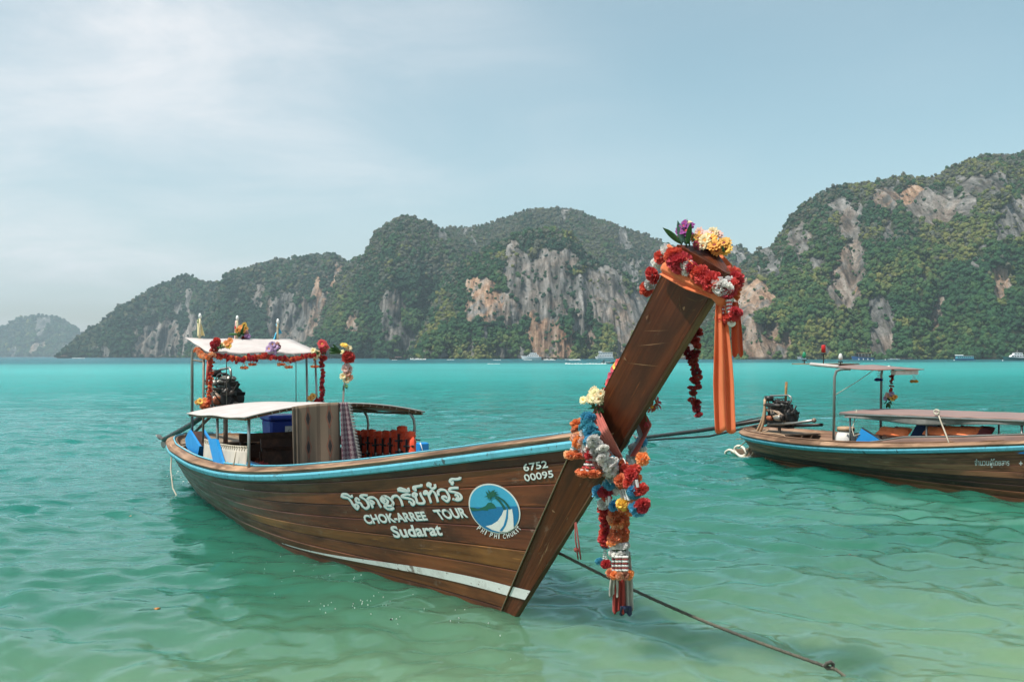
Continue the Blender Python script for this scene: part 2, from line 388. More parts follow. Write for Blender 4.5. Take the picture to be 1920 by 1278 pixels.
# ================================================================== HILLS
def crown_meshes():
    out = []
    for k in range(6):
        rg = np.random.default_rng(40+k); b = bmesh.new()
        nl = rg.integers(3, 6)
        for q in range(nl):
            m0 = bmesh.ops.create_icosphere(b, subdivisions=2, radius=1.0)
            c = rg.normal(size=3)*(.45, .45, .28)+(0, 0, .75 if k < 4 else 1.0); rr = rg.uniform(.45, .75); sq = rg.uniform(.7, 1.0)
            for v in m0['verts']:
                p = np.array(v.co); f = 1+.42*float(fbm(p[0]*2.1+k*3+q, p[1]*2.1, p[2]*2.1, 3))
                v.co = Vector(p*rr*f*(1, 1, sq)+c)
        vs_ = [tuple(v.co) for v in b.verts]; ns = [tuple(v.normal) for v in b.verts]
        b.normal_update(); ns = [Vector(v.normal) for v in b.verts]
        for q in range(230):
            i = int(rg.integers(len(vs_))); p = Vector(vs_[i]); n = (ns[i]+Vector(rg.normal(size=3))*.5).normalized(); a = n.orthogonal().normalized(); a.rotate(Matrix.Rotation(rg.uniform(0, 6.28), 3, n))
            L = rg.uniform(.10, .24); c2 = n.cross(a)
            w = [b.verts.new(p-n*.05+a*L*.5), b.verts.new(p+n*L*.8+c2*L*.2), b.verts.new(p-n*.02-a*L*.5)]
            b.faces.new(w)
        me = bpy.data.meshes.new('tree_crown'); b.to_mesh(me); b.free(); out.append(me)
    return out
def foliage_mat():
    t = NT('forest_leaves'); at_ = t.node('ShaderNodeAttribute', attribute_type='INSTANCER', attribute_name='tint')
    v = t.coord('Object'); n = t.noise(v, 3.5, 4, .65)
    c = t.ramp(at_.outputs['Fac'], [(0, (.012, .052, .028)), (.28, (.026, .092, .032)), (.5, (.068, .128, .036)), (.68, (.20, .20, .052)), (.80, (.12, .118, .075)), (1.0, (.105, .122, .100))])
    c = t.mix(t.rng(n, .35, .7), t.mix(.45, c, (.01, .02, .008)), c)
    t.done(c, .8, spec=.2)
    return t.m
def rock_mat():
    t = NT('limestone_and_scrub'); g = t.coord('Object'); a = t.node('ShaderNodeAttribute', attribute_name='rock'); b = t.node('ShaderNodeAttribute', attribute_name='tan')
    vs1 = t.coord('Object', (.26, .05, .020)); st1 = t.noise(vs1, 1.0, 6, .68, .15); st2 = t.noise(t.coord('Object', (.085, .02, .012)), 1.0, 3, .55, .1); st = t.math('ADD', t.math('MULTIPLY', st1, .62), t.math('MULTIPLY', st2, .38)); vs2 = t.coord('Object', (.07, .07, .03)); bl = t.noise(vs2, 1.0, 5, .6, .4); fn = t.noise(g, .45, 6, .7)  # stain streaks; the broad noise paints the shade of clefts into the colour
    grey = t.ramp(st, [(.36, (.020, .022, .021)), (.45, (.08, .082, .077)), (.53, (.18, .178, .168)), (.64, (.36, .345, .325))])
    tan = t.ramp(st, [(.36, (.07, .035, .022)), (.45, (.26, .145, .085)), (.53, (.46, .29, .185)), (.64, (.58, .45, .35))])
    rock = t.mix(t.math('MULTIPLY', b.outputs['Fac'], t.rng(bl, .34, .56)), grey, tan)
    rock = t.mix(t.math('MULTIPLY', t.rng(fn, .5, .66), .55), rock, (.05, .07, .03))
    soil = t.mix(t.rng(fn, .35, .65), (.018, .034, .012), (.055, .065, .028))
    c = t.mix(t.rng(a.outputs['Fac'], .35, .6), soil, rock)
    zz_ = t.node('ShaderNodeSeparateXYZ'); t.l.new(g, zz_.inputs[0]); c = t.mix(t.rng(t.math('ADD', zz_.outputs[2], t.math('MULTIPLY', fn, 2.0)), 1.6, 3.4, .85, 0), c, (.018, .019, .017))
    h = t.math('ADD', st, fn); t.bump(h, 1.0, 3.0)
    return t.done(c, .92, spec=.15)
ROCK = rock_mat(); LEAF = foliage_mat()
crown_col = bpy.data.collections.new('crown_shapes')
for cm in crown_meshes():
    cm.materials.append(LEAF); co = bpy.data.objects.new('tree_crown', cm); crown_col.objects.link(co)
def forest_group():
    ng = bpy.data.node_groups.new('scatter_crowns', 'GeometryNodeTree')
    ng.interface.new_socket('Geometry', in_out='INPUT', socket_type='NodeSocketGeometry'); ng.interface.new_socket('Geometry', in_out='OUTPUT', socket_type='NodeSocketGeometry')
    N, L = ng.nodes, ng.links
    gi = N.new('NodeGroupInput'); go = N.new('NodeGroupOutput'); ci = N.new('GeometryNodeCollectionInfo'); ci.inputs['Collection'].default_value = crown_col
    ci.inputs['Separate Children'].default_value = True; ci.inputs['Reset Children'].default_value = True
    ip = N.new('GeometryNodeInstanceOnPoints'); ip.inputs['Pick Instance'].default_value = True
    def attr(nm, tp):
        n = N.new('GeometryNodeInputNamedAttribute'); n.data_type = tp; n.inputs['Name'].default_value = nm; return n.outputs['Attribute']
    L.new(gi.outputs[0], ip.inputs['Points']); L.new(ci.outputs[0], ip.inputs['Instance']); L.new(attr('kind_index', 'INT'), ip.inputs['Instance Index'])
    L.new(attr('turn', 'FLOAT_VECTOR'), ip.inputs['Rotation']); L.new(attr('size', 'FLOAT_VECTOR'), ip.inputs['Scale'])
    L.new(ip.outputs[0], go.inputs[0]); return ng
FOREST = forest_group()
def hill(name, label, ridge, d0, depth, rocks=(), dens=26., size=(2.2, 4.4), mood=(.25, .5, .0), step=2.0, amp=20., back=1.0, gp=(.35, 2.6), seed=0, forest_label='', up_dry=.6, base_py=None, rough_ridge=1.5):
    rp = np.array(ridge, float); px = np.arange(rp[0, 0], rp[-1, 0]+.1, step); ry = np.interp(px, rp[:, 0], rp[:, 1])
    k = np.exp(-.5*(np.arange(-6, 7)/2.2)**2); k /= k.sum(); ry = np.convolve(np.pad(ry, 6, 'edge'), k, 'valid')
    ry = ry+rough_ridge*fbm(px*.09+seed, px*0, px*0, 3)
    D0 = np.interp(px, [px[0], px[-1]], d0)+30*fbm(px*.012+seed, px*0+3, px*0, 3); D1 = D0+np.interp(px, [px[0], px[-1]], depth)
    Z = CAM_H+(HZ-ry)/FPX*D1; Z = np.maximum(Z, 1.0)
    nf, nb = 110, 16; v = np.linspace(0, 1, nf)
    g = gp[0]*v+(1-gp[0])*v**gp[1]
    Y = D0[:, None]+(D1-D0)[:, None]*g[None]; ZZ = Z[:, None]*v[None]-1.2*(1-v[None])
    PX = np.repeat(px[:, None], nf, 1)
    PY = HZ-(ZZ-CAM_H)/Y*FPX
    # rock mask in the face of the hill, ragged edges
    wob = fbm(PX*.05+seed, PY*.03, 0*PX+2, 4); wob2 = fbm(PX*.12, PY*.035, 0*PX+9+seed, 3)
    rock = np.zeros_like(Y); tan = np.zeros_like(Y)
    for (cx, cyy, rx, ryy, tn) in rocks:
        e = np.sqrt(((PX-cx)/(rx*1.12))**2+((PY-cyy)/(ryy*1.15))**2)+.55*wob+.3*wob2
        m = smoothstep(1.22, .92, e); tan = np.where(m > rock, tn, tan); rock = np.maximum(rock, m)
    rock = np.maximum(rock, .85*smoothstep(.34, .46, fbm(PX*.035+seed*2, PY*.018, 0*PX+5, 4)+.12*wob2))
    tan = np.clip(tan+.25*fbm(PX*.03, PY*.03, 0*PX+1, 2), 0, 1)
    Xw = (PX-960)/FPX*Y
    fade = np.clip((1-v)/.12, 0, 1)[None]
    spur = fbm(Xw*.012+seed, ZZ*.006, 0*Y, 3); gul = np.abs(fbm(Xw*.03+5+seed, ZZ*.011, 0*Y, 3))
    dy = -amp*(1.5*spur)*fade+amp*1.3*gul*fade*-1+rock*fade*(5-13*np.abs(vnoise(Xw*.075, ZZ*.006, 0*Y))-7*np.abs(vnoise(Xw*.2, ZZ*.014, 0*Y+3)))*-1
    dy += (3.0+3.5*rock)*fbm(Xw*.13, ZZ*.07, 0*Y+7, 4)*fade
    Y2 = Y+dy; X2 = (PX-960)/FPX*Y          # relief is pushed along the depth only
    vb = np.linspace(0, 1, nb+1)[1:]
    YB = D1[:, None]+back*(D1-D0)[:, None]*vb[None]*1.6; ZB = Z[:, None]*(1-vb[None]**1.7)-1*vb[None]; XB = ((px-960)/FPX)[:, None]*YB
    X = np.concatenate([X2, XB], 1); YY = np.concatenate([Y2, YB], 1); Za = np.concatenate([ZZ, ZB], 1)
    n, m = X.shape; V = np.stack([X, YY, Za], 2).reshape(-1, 3)
    i, j = np.meshgrid(np.arange(n-1), np.arange(m-1), indexing='ij'); q = (i*m+j).ravel(); Fq = np.stack([q, q+m, q+m+1, q+1], 1)
    me = bpy.data.meshes.new(name); me.from_pydata(V.tolist(), [], Fq.tolist()); me.polygons.foreach_set('use_smooth', np.ones(len(Fq), bool))
    full = lambda A: np.concatenate([A, np.zeros((n, nb))], 1).ravel().astype(np.float32)
    for nm, A in (('rock', rock), ('tan', tan)):
        me.attributes.new(nm, 'FLOAT', 'POINT').data.foreach_set('value', full(A))
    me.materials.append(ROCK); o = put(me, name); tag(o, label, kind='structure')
    # ---- trees
    rg = np.random.default_rng(100+seed); cell = step*np.clip(PY[:, :1]-PY[:, -1:], 0, None).ravel()
    tot = cell.sum(); N = int(tot/dens*1.3); ci = rg.choice(len(px), N, p=cell/tot); fv = rg.random(N)**.92*1.0
    ri = np.clip(fv*(nf-1), 0, nf-1); r0 = np.floor(ri).astype(int); r1 = np.minimum(r0+1, nf-1); fr = ri-r0
    pick = lambda A: A[ci, r0]*(1-fr)+A[ci, r1]*fr
    rk = pick(rock); keep = (rk < .34+.22*rg.random(N)) | (rg.random(N) < .075)
    # ridge line trees
    rc = rg.integers(0, len(px), int(len(px)*.55)); 
    ci2 = np.concatenate([ci[keep], rc]); r02 = np.concatenate([r0[keep], np.full(len(rc), nf-1)]); fr2 = np.concatenate([fr[keep], np.zeros(len(rc))]); r12 = np.minimum(r02+1, nf-1)
    pk = lambda A: A[ci2, r02]*(1-fr2)+A[ci2, r12]*fr2
    N = len(ci2); x = pk(X2)+rg.normal(size=N)*.6; y = pk(Y2)-.6; z = pk(ZZ); pxx = pk(PX); pyy = pk(PY); hv = np.clip((fr2+r02)/(nf-1), 0, 1)
    rkk = pk(rock)
    sc = (size[0]*.75+(size[1]*1.25-size[0]*.75)*rg.random(N)**2.2)*(1-.35*hv*up_dry)*np.where(rkk > .4, .75, 1)*.78
    patchy = fbm(x*.02+seed, z*.03, y*0, 3); patchy2 = fbm(x*.05, z*.05+seed, y*0+4, 2)
    tint = mood[0]-.10+.48*patchy+.075*rg.normal(size=N)+mood[2]*.7*(1-hv)
    dry = smoothstep(.35, .95, hv+.35*patchy2)*up_dry; isdry = rg.random(N) < dry*.85
    tint = np.where(isdry, .76+.24*rg.random(N), np.clip(tint+.10*np.sign(patchy2)*np.abs(patchy2)**.5, 0, .74))
    yel = (patchy2+.25*patchy > mood[1]+.08) & (~isdry); tint = np.where(yel, .55+.17*rg.random(N), tint)
    me = bpy.data.meshes.new('forest'); me.from_pydata(np.stack([x, y, z-sc*.35], 1).tolist(), [], [])
    me.attributes.new('tint', 'FLOAT', 'POINT').data.foreach_set('value', tint.astype(np.float32))
    me.attributes.new('kind_index', 'INT', 'POINT').data.foreach_set('value', rg.integers(0, 6, N).astype(np.int32))
    me.attributes.new('turn', 'FLOAT_VECTOR', 'POINT').data.foreach_set('vector', np.stack([rg.normal(size=N)*.15, rg.normal(size=N)*.15, rg.uniform(0, 6.28, N)], 1).ravel().astype(np.float32))
    me.attributes.new('size', 'FLOAT_VECTOR', 'POINT').data.foreach_set('vector', np.stack([sc, sc, sc*rg.uniform(.8, 1.35, N)], 1).ravel().astype(np.float32))
    fo = put(me, 'forest'); md = fo.modifiers.new('crowns', 'NODES'); md.node_group = FOREST
    tag(fo, forest_label, kind='stuff')
    return N
hills_n = 0
hills_n += hill('far_island', 'hazy blue island far across the bay', [(-160, 668), (-120, 640), (-60, 628), (0, 619), (20, 604), (45, 594), (66, 589), (90, 591), (112, 597), (132, 606), (146, 616), (155, 628), (164, 645), (174, 668)], (3700, 3700), (330, 330),
     dens=16, size=(5, 10), amp=50, seed=1, forest_label='blue hazy woodland covering the far island', rocks=[(75, 650, 12, 12, .5), (140, 652, 8, 6, .4)], up_dry=.2)
hills_n += hill('headland', 'wooded headland running down to the water', [(120, 668), (131, 651), (157, 631), (190, 602), (208, 588), (226, 571), (255, 566), (284, 541), (317, 529), (335, 520), (357, 517), (379, 528), (394, 528), (416, 534), (450, 560), (500, 600), (560, 640), (600, 668)], (1750, 1500), (160, 220),
     dens=12, size=(2.6, 5.4), amp=28, seed=2, forest_label='dark green woodland on the headland', rocks=[(300, 640, 36, 28, .15), (285, 648, 20, 20, .2), (188, 655, 8, 8, .3)], up_dry=.35, mood=(.12, .8, .05))
hills_n += hill('hill_ridge', 'wooded ridge with an orange cliff', [(360, 668), (372, 640), (392, 585), (410, 545), (418, 524), (428, 514), (467, 502), (510, 491), (547, 487), (583, 478), (620, 477), (645, 486), (653, 496), (700, 520), (760, 560), (820, 640), (840, 668)], (1400, 1180), (220, 260),
     dens=12, size=(2.4, 5), amp=28, seed=3, forest_label='woodland on the ridge around the orange cliff', rocks=[(628, 572, 30, 52, .95), (600, 590, 22, 30, .6), (545, 612, 26, 46, .1), (520, 600, 14, 34, .1), (665, 640, 12, 18, .3), (575, 590, 16, 30, .3)], up_dry=.5, mood=(.2, .6, .1))
hills_n += hill('main_mountain', 'broad wooded mountain with grey scrub along its crest', [(780, 668), (795, 520), (812, 445), (828, 430), (838, 426), (884, 427), (931, 415), (962, 403), (994, 393), (1040, 389.5), (1072, 393), (1103, 404), (1150, 420), (1197, 435.6), (1234, 451), (1262, 463), (1310, 490), (1370, 530), (1420, 600), (1440, 668)], (1120, 1050), (420, 380),
     dens=13, size=(2.0, 4.2), amp=34, seed=5, forest_label='grey green scrub and trees on the broad mountain', rocks=[(1180, 560, 16, 50, .1)], up_dry=.95, mood=(.25, .55, .05))
hills_n += hill('round_hill', 'round topped wooded hill', [(560, 668), (585, 640), (612, 575), (640, 512), (650, 495), (669, 486), (687, 476), (700, 445), (716, 428), (737, 414), (756, 406), (772, 406), (791, 414), (812, 421), (840, 438), (880, 470), (930, 520), (980, 590), (1010, 668)], (1080, 1000), (260, 260),
     dens=13, size=(2.0, 4.2), amp=28, seed=4, forest_label='dense green woodland on the round topped hill', rocks=[(728, 592, 14, 34, .05), (790, 655, 16, 15, .95), (748, 570, 8, 22, .2), (820, 590, 10, 26, .1), (668, 610, 12, 18, .5), (850, 560, 14, 22, .1)], up_dry=.75, mood=(.25, .52, .15))
hills_n += hill('cliff_hill', 'limestone hill with tall grey and orange cliffs', [(770, 668), (800, 600), (836, 530), (870, 492), (906, 468), (935, 455), (962, 444), (1000, 432), (1030, 428), (1062, 436), (1085, 456), (1104, 480), (1122, 494), (1150, 500), (1172, 510), (1192, 540), (1225, 575), (1262, 615), (1290, 668)], (860, 830), (150, 150),
     dens=13, size=(1.7, 3.6), amp=20, gp=(.55, 2.2), seed=6, forest_label='trees and bushes around the tall limestone cliffs', rocks=[(1022, 545, 68, 48, .12), (975, 500, 24, 32, .1), (1045, 490, 46, 20, .15), (909, 562, 30, 34, 1.0), (886, 585, 14, 24, .6), (1018, 612, 30, 62, .8), (1040, 640, 26, 28, 1.0), (960, 580, 34, 30, .4), (1128, 548, 32, 52, .15), (1164, 606, 15, 56, .15), (1104, 640, 8, 26, .6), (1195, 600, 20, 50, .1)], up_dry=.35, mood=(.33, .32, .30))
hills_n += hill('saddle_hill', 'low wooded hill in the gap between two mountains', [(1250, 668), (1275, 560), (1310, 492), (1342, 470), (1368, 460), (1385, 461), (1406, 474), (1440, 495), (1500, 560), (1530, 668)], (1150, 1100), (200, 200),
     dens=19, size=(2.6, 5), amp=24, seed=8, forest_label='woodland on the low hill in the gap', up_dry=.7)
hills_n += hill('big_mountain', 'steep mountain with green and yellow woods and scattered rock faces', [(1270, 668), (1300, 622), (1335, 565), (1365, 522), (1395, 490), (1419, 470), (1452, 459), (1468, 430), (1478, 408), (1498, 390), (1524, 374), (1550, 357), (1570, 351), (1603, 347), (1636, 342), (1669, 336), (1688, 329), (1721, 339), (1734, 334), (1767, 328), (1784, 314), (1826, 295), (1866, 290), (1920, 288), (2000, 280), (2090, 300), (2200, 360), (2300, 470), (2400, 668)], (720, 640), (230, 270),
     dens=15, size=(1.5, 3.3), amp=22, gp=(.5, 2.0), seed=7, forest_label='green and yellow trees covering the steep mountain', rocks=[(1593, 512, 24, 48, .35), (1572, 545, 12, 30, .1), (1606, 545, 12, 16, 1.0), (1866, 532, 20, 24, 1.0), (1890, 415, 34, 40, .05), (1655, 595, 20, 36, .1), (1642, 636, 26, 24, .2), (1425, 640, 46, 30, .55), (1404, 556, 30, 26, .9), (1380, 590, 18, 24, .6), (1703, 368, 14, 16, .9), (1740, 390, 54, 26, .15), (1660, 372, 22, 14, .6), (1747, 592, 7, 28, .6), (1500, 450, 16, 30, .2), (1840, 350, 50, 18, .1), (1590, 420, 14, 20, .3)], up_dry=.6, mood=(.36, .24, .34))
print('trees', hills_n)
# ================================================================== LONG TAIL BOATS
def wood(name, dark, light, grey=0.0, gloss=.5, grain=34., uvk='UV', weather=True, greycol=(.20, .135, .098)):
    if name in MATS: return MATS[name]
    t = NT(name); off = t.math('MULTIPLY', t.rand(), 37.0)
    v = t.addv(t.coord(uvk, (1.1, grain, grain)), off); fine_ = t.noise(v, 1.0, 6, .62, .3)
    v2 = t.addv(t.coord(uvk, (.9, 3.2, 3.2)), off); blot = t.noise(v2, 1.0, 5, .6, .5)
    v3 = t.addv(t.coord(uvk, (5, 9, 9)), off); sp_ = t.noise(v3, 1.0, 6, .68)
    c = t.mix(t.rng(fine_, .32, .68), dark, light)
    h = t.node('ShaderNodeHueSaturation'); t.l.new(c, h.inputs['Color']); t.set(h.inputs['Value'], t.rng(t.rand(), 0, 1, .74, 1.28, False)); t.set(h.inputs['Hue'], t.rng(t.rand(), 0, 1, .488, .508, False)); c = h.outputs[0]
    c = t.mix(t.math('MULTIPLY', t.rng(blot, .46, .66), .75), c, tuple(q*.40 for q in dark))
    v4 = t.addv(t.coord(uvk, (.5, 1.6, 1.6), (3, 7, 1)), off); c = t.mix(t.math('MULTIPLY', t.rng(t.noise(v4, 1.0, 4, .6), .52, .68), .45), c, tuple(min(1, q*1.9) for q in light))
    if weather:
        c = t.mix(t.math('MULTIPLY', t.rng(sp_, .60, .72), .55), c, greycol)
        lines = t.addv(t.coord(uvk, (2.2, 95, 95)), off); ln = t.noise(lines, 1.0, 3, .6); c = t.mix(t.math('MULTIPLY', t.rng(ln, .64, .70), .5), c, tuple(min(1, q*2.2) for q in light))
    if grey:
        uv = t.node('ShaderNodeSeparateXYZ'); t.l.new(t.coord(uvk), uv.inputs[0])
        g = t.math('MULTIPLY', t.rng(t.math('ADD', uv.outputs[0], t.math('MULTIPLY', t.math('SUBTRACT', blot, .5), 5)), -2.0, -7.5), grey)
        c = t.mix(g, c, t.mix(t.rng(fine_, .3, .7), tuple(q*.6 for q in greycol), greycol))
    t.bump(t.math('ADD', t.math('MULTIPLY', fine_, .6), sp_), .28, .004)
    MATS[name] = t.done(c, t.rng(blot, .3, .7, gloss*.75, min(.95, gloss*1.4)), spec=.4); return MATS[name]
M_HULL = wood('dark_hull_wood', (.078, .0210, .0078), (.152, .046, .0165), grey=.62, gloss=.42)
M_GOLD = wood('golden_plank_wood', (.125, .048, .010), (.225, .100, .022), gloss=.45, grey=.6)
M_RED = wood('reddish_plank_wood', (.085, .022, .008), (.165, .050, .016), gloss=.45, grey=.7)
M_STEM = wood('varnished_stem_wood', (.078, .0205, .0064), (.148, .044, .0125), gloss=.36, grain=40)
M_CAP = wood('weathered_gunwale_wood', (.13, .065, .033), (.36, .225, .135), gloss=.7, greycol=(.07, .035, .02))
M_DECK = wood('deck_wood', (.20, .135, .085), (.36, .27, .18), gloss=.75)
M_BENCH = wood('bench_wood', (.055, .022, .012), (.11, .045, .022), gloss=.4, uvk='Object', grain=30)
M_OLD = wood('stained_hull_wood', (.105, .034, .015), (.30, .125, .060), grey=.25, gloss=.55, greycol=(.44, .29, .19))
M_OLD2 = wood('rusty_brown_hull_wood', (.13, .042, .018), (.22, .080, .035), gloss=.5)
M_BLACKW = wood('tarred_hull_wood', (.030, .014, .009), (.080, .036, .019), gloss=.45)
M_RAIL = paint('turquoise_paint', (.115, .42, .53), .45, .4, (.05, .12, .14), 9, 0.0, (.055, .035, .025))
M_BLUE = paint('bright_blue_paint', (.012, .235, .58), .42, .2, (.02, .08, .16), 5)
M_NAVY = paint('cooler_blue_plastic', (.010, .045, .36), .35, .15, (.02, .03, .1), 4)
M_WHITEP = paint('white_paint', (.74, .75, .72), .5, .35, (.30, .30, .26), 12)
M_BAND = paint('waterline_paint', (.68, .69, .66), .6, .5, (.26, .25, .20), 7, 0.0, (.13, .08, .055))
M_STEEL = paint('galvanised_tube', (.30, .30, .28), .38, .45, (.17, .10, .06), 9, .7)
M_RUST = paint('rusty_tube', (.22, .17, .13), .6, .6, (.19, .075, .03), 10, .3)
M_IRON = paint('oily_engine_iron', (.022, .021, .020), .42, .5, (.075, .045, .03), 12, .35)
M_ALU = paint('dull_alloy', (.30, .29, .26), .45, .5, (.08, .06, .04), 14, .6)
M_RUSTRED = paint('rusted_red_iron', (.30, .085, .035), .7, .5, (.09, .04, .02), 14)
M_RUBBER = paint('black_rubber', (.016, .016, .017), .6, .2, (.05, .05, .045), 8)
M_CANV = cloth('bleached_canvas', (.62, .555, .52), (.52, .46, .43), .9, 300, .12)
M_CREAM = cloth('cream_tarpaulin', (.60, .54, .46), (.48, .43, .36), .85, 200, .1)
M_BROWNC = cloth('brown_tarpaulin', (.255, .150, .120), (.215, .13, .11), .7, 200)
M_ROPE = cloth('pale_rope', (.50, .45, .36), (.36, .31, .23), .9, 400)
M_DROPE = cloth('dark_wet_rope', (.050, .048, .036), (.10, .09, .06), .7, 400)
M_RROPE = cloth('red_cord', (.22, .035, .025), (.15, .03, .02), .8, 400)
M_JACKET = cloth('orange_jacket_cloth', (.82, .085, .02), (.66, .05, .014), .75, 220)
M_JACKETP = cloth('faded_orange_jacket_cloth', (.90, .23, .07), (.80, .17, .045), .75, 220)
M_STRAP = cloth('black_webbing', (.012, .012, .013), None, .8, 300)
M_LETTER = paint('letter_paint', (.66, .70, .68), .55, .35, (.32, .31, .27), 22, 0.0, (.12, .07, .045))
M_LSHADE = paint('letter_shade_paint', (.14, .50, .53), .5, .2, (.1, .2, .2), 22)
M_PVC = paint('cream_hose_plastic', (.66, .60, .50), .4, .35, (.33, .24, .16), 7)
M_TANH = paint('tan_hose_plastic', (.42, .27, .16), .45, .35, (.20, .12, .07), 7)
def sm_table(xs, ys, sig=.05, n=400):
    u = np.linspace(0, 1, n); y = np.interp(u, xs, ys); k = int(sig*n); w = np.exp(-.5*(np.arange(-2*k, 2*k+1)/max(1, k*.7))**2); w /= w.sum()
    pad = np.concatenate([2*y[0]-y[1:2*k+1][::-1], y, 2*y[-1]-y[-2*k-1:-1][::-1]]); return u, np.convolve(pad, w, 'valid')
class Hull:
    S0 = -10.3
    def __init__(s, loc, head):
        s.loc = Vector((loc[0], loc[1], 0)); h = Vector((head[0], head[1], 0)).normalized(); s.h = h; s.port = Vector((-h.y, h.x, 0)); s.rz = math.atan2(h.y, h.x)
        sg = np.array([-10.3, -10.27, -10.15, -9.9, -9.5, -9, -8, -6, -4.5, -3.5, -2.5, -1.5, -.5, .3, .987]); bg = np.array([0, .17, .36, .53, .68, .79, .94, 1.06, 1.06, .99, .86, .66, .44, .28, .15])
        s.tg = (sg-s.S0)/(.987-s.S0); s.bg = bg
        sw = np.array([-9.95, -9.9, -9.7, -9.3, -8.6, -8, -6.6, -4.86, -3.7, -3.05, -2.5, -2.28, -1.37, -.95, -.55, -.19]); bw = np.array([0, .10, .22, .36, .48, .55, .66, .74, .69, .60, .50, .45, .25, .17, .10, .05])
        s.tw = (sw+9.95)/(9.95-.19); s.bw = bw
        sz = np.array([-10.3, -8.84, -6.67, -5.01, -3.88, -3.08, -2.41, -1.64, -.96, -.33, .48, .987]); zz = np.array([.67, .635, .61, .64, .70, .77, .85, .955, 1.065, 1.175, 1.32, 1.41])
        s.uz, s.zz = sm_table((sz-s.S0)/(.987-s.S0), zz, .05)
        s.ug, s.gg = sm_table(s.tg, bg, .02, 800); s.uw, s.ww = sm_table(s.tw, bw, .03, 600)
        s.gg = np.where(s.ug < .03, np.interp(s.ug, s.tg, bg), s.gg); s.ww = np.where(s.uw < .04, np.interp(s.uw, s.tw, bw), s.ww)
    def zs(s, t): return np.interp(t, s.uz, s.zz)
    @staticmethod
    def back(z): return -.19+.835*np.maximum(z, -.5)
    @staticmethod
    def front(z): return -.03+.955*np.maximum(z, -.5)
    @staticmethod
    def hwb(z): return .05+.09*np.clip(z/1.2, 0, 1)
    def surf(s, t, v, side=-1, off=0.0):
        t = np.asarray(t, float); v = np.asarray(v, float); zs = s.zs(t)
        z = np.where(v >= 0, zs*v, .45*v); f = np.clip(v, 0, 1.3)
        bw = np.interp(t, s.uw, s.ww); bg = np.interp(t, s.ug, s.gg)
        b = np.where(v >= 0, bw+(bg-bw)*f**.82, bw*np.sqrt(np.clip(1-(v/1.02)**2, 0, 1)))
        s0 = s.S0+.35*np.clip(1-z/.6, 0, 2); x = s0+(s.back(z)-s0)*t
        P = np.stack([x, side*b, z], -1)
        if np.any(off):
            e = 1e-3
            a = s.surf(np.clip(t+e, 0, 1), v, side)-s.surf(np.clip(t-e, 0, 1), v, side); c = s.surf(t, v+e, side)-s.surf(t, v-e, side)
            N = -np.cross(a, c)*side; N /= np.maximum(np.linalg.norm(N, axis=-1, keepdims=True), 1e-12); P = P+N*(np.asarray(off)[..., None] if np.ndim(off) else off)
        return P
    def W(s, x, y, z): return s.loc+s.h*x+s.port*y+Vector((0, 0, z))
    def project(s, P):
        P = np.asarray(P); wx = s.loc.x+P[..., 0]*s.h.x+P[..., 1]*s.port.x; wy = s.loc.y+P[..., 0]*s.h.y+P[..., 1]*s.port.y
        return 960+FPX*wx/wy, HZ-FPX*(P[..., 2]-CAM_H)/wy
    def side(s, px, py, y):
        """boat coordinates of a photo point lying in the lengthwise plane y"""
        k = (px-960)/FPX; a = (k*(s.loc.y+y*s.port.y)-s.loc.x-y*s.port.x)/(s.h.x-k*s.h.y); d = s.loc.y+a*s.h.y+y*s.port.y
        return Vector((a, y, CAM_H-(py-HZ)/FPX*d))
    def cross(s, px, py, x):
        """boat coordinates of a photo point lying in the crosswise plane x"""
        k = (px-960)/FPX; b = (k*(s.loc.y+x*s.h.y)-s.loc.x-x*s.h.x)/(s.port.x-k*s.port.y); d = s.loc.y+x*s.h.y+b*s.port.y
        return Vector((x, b, CAM_H-(py-HZ)/FPX*d))
    def skin(s, px, py, t0=.8, v0=.55):
        """hull coordinates (t, v) on the starboard side of painted marks"""
        px = np.asarray(px, float); py = np.asarray(py, float); t = np.full(px.shape, t0); v = np.full(px.shape, v0); e = 1e-4
        for k in range(14):
            x, y = s.project(s.surf(t, v)); x1, y1 = s.project(s.surf(t+e, v)); x2, y2 = s.project(s.surf(t, v+e))
            a, b, c, d = (x1-x)/e, (x2-x)/e, (y1-y)/e, (y2-y)/e; det = a*d-b*c; det = np.where(np.abs(det) < 1e-6, 1e-6, det)
            rx, ry = px-x, py-y; t = np.clip(t+np.clip((d*rx-b*ry)/det, -.12, .12), 0, .999); v = np.clip(v+np.clip((a*ry-c*rx)/det, -.2, .2), -.3, 1.1)
        return t, v
TS = np.concatenate([np.linspace(0, .05, 16, endpoint=False), np.linspace(.05, 1, 64)])
VEDGE = [-.55, -.22, .03, .15, .275, .40, .53, .66, .79, .905, 1.045]
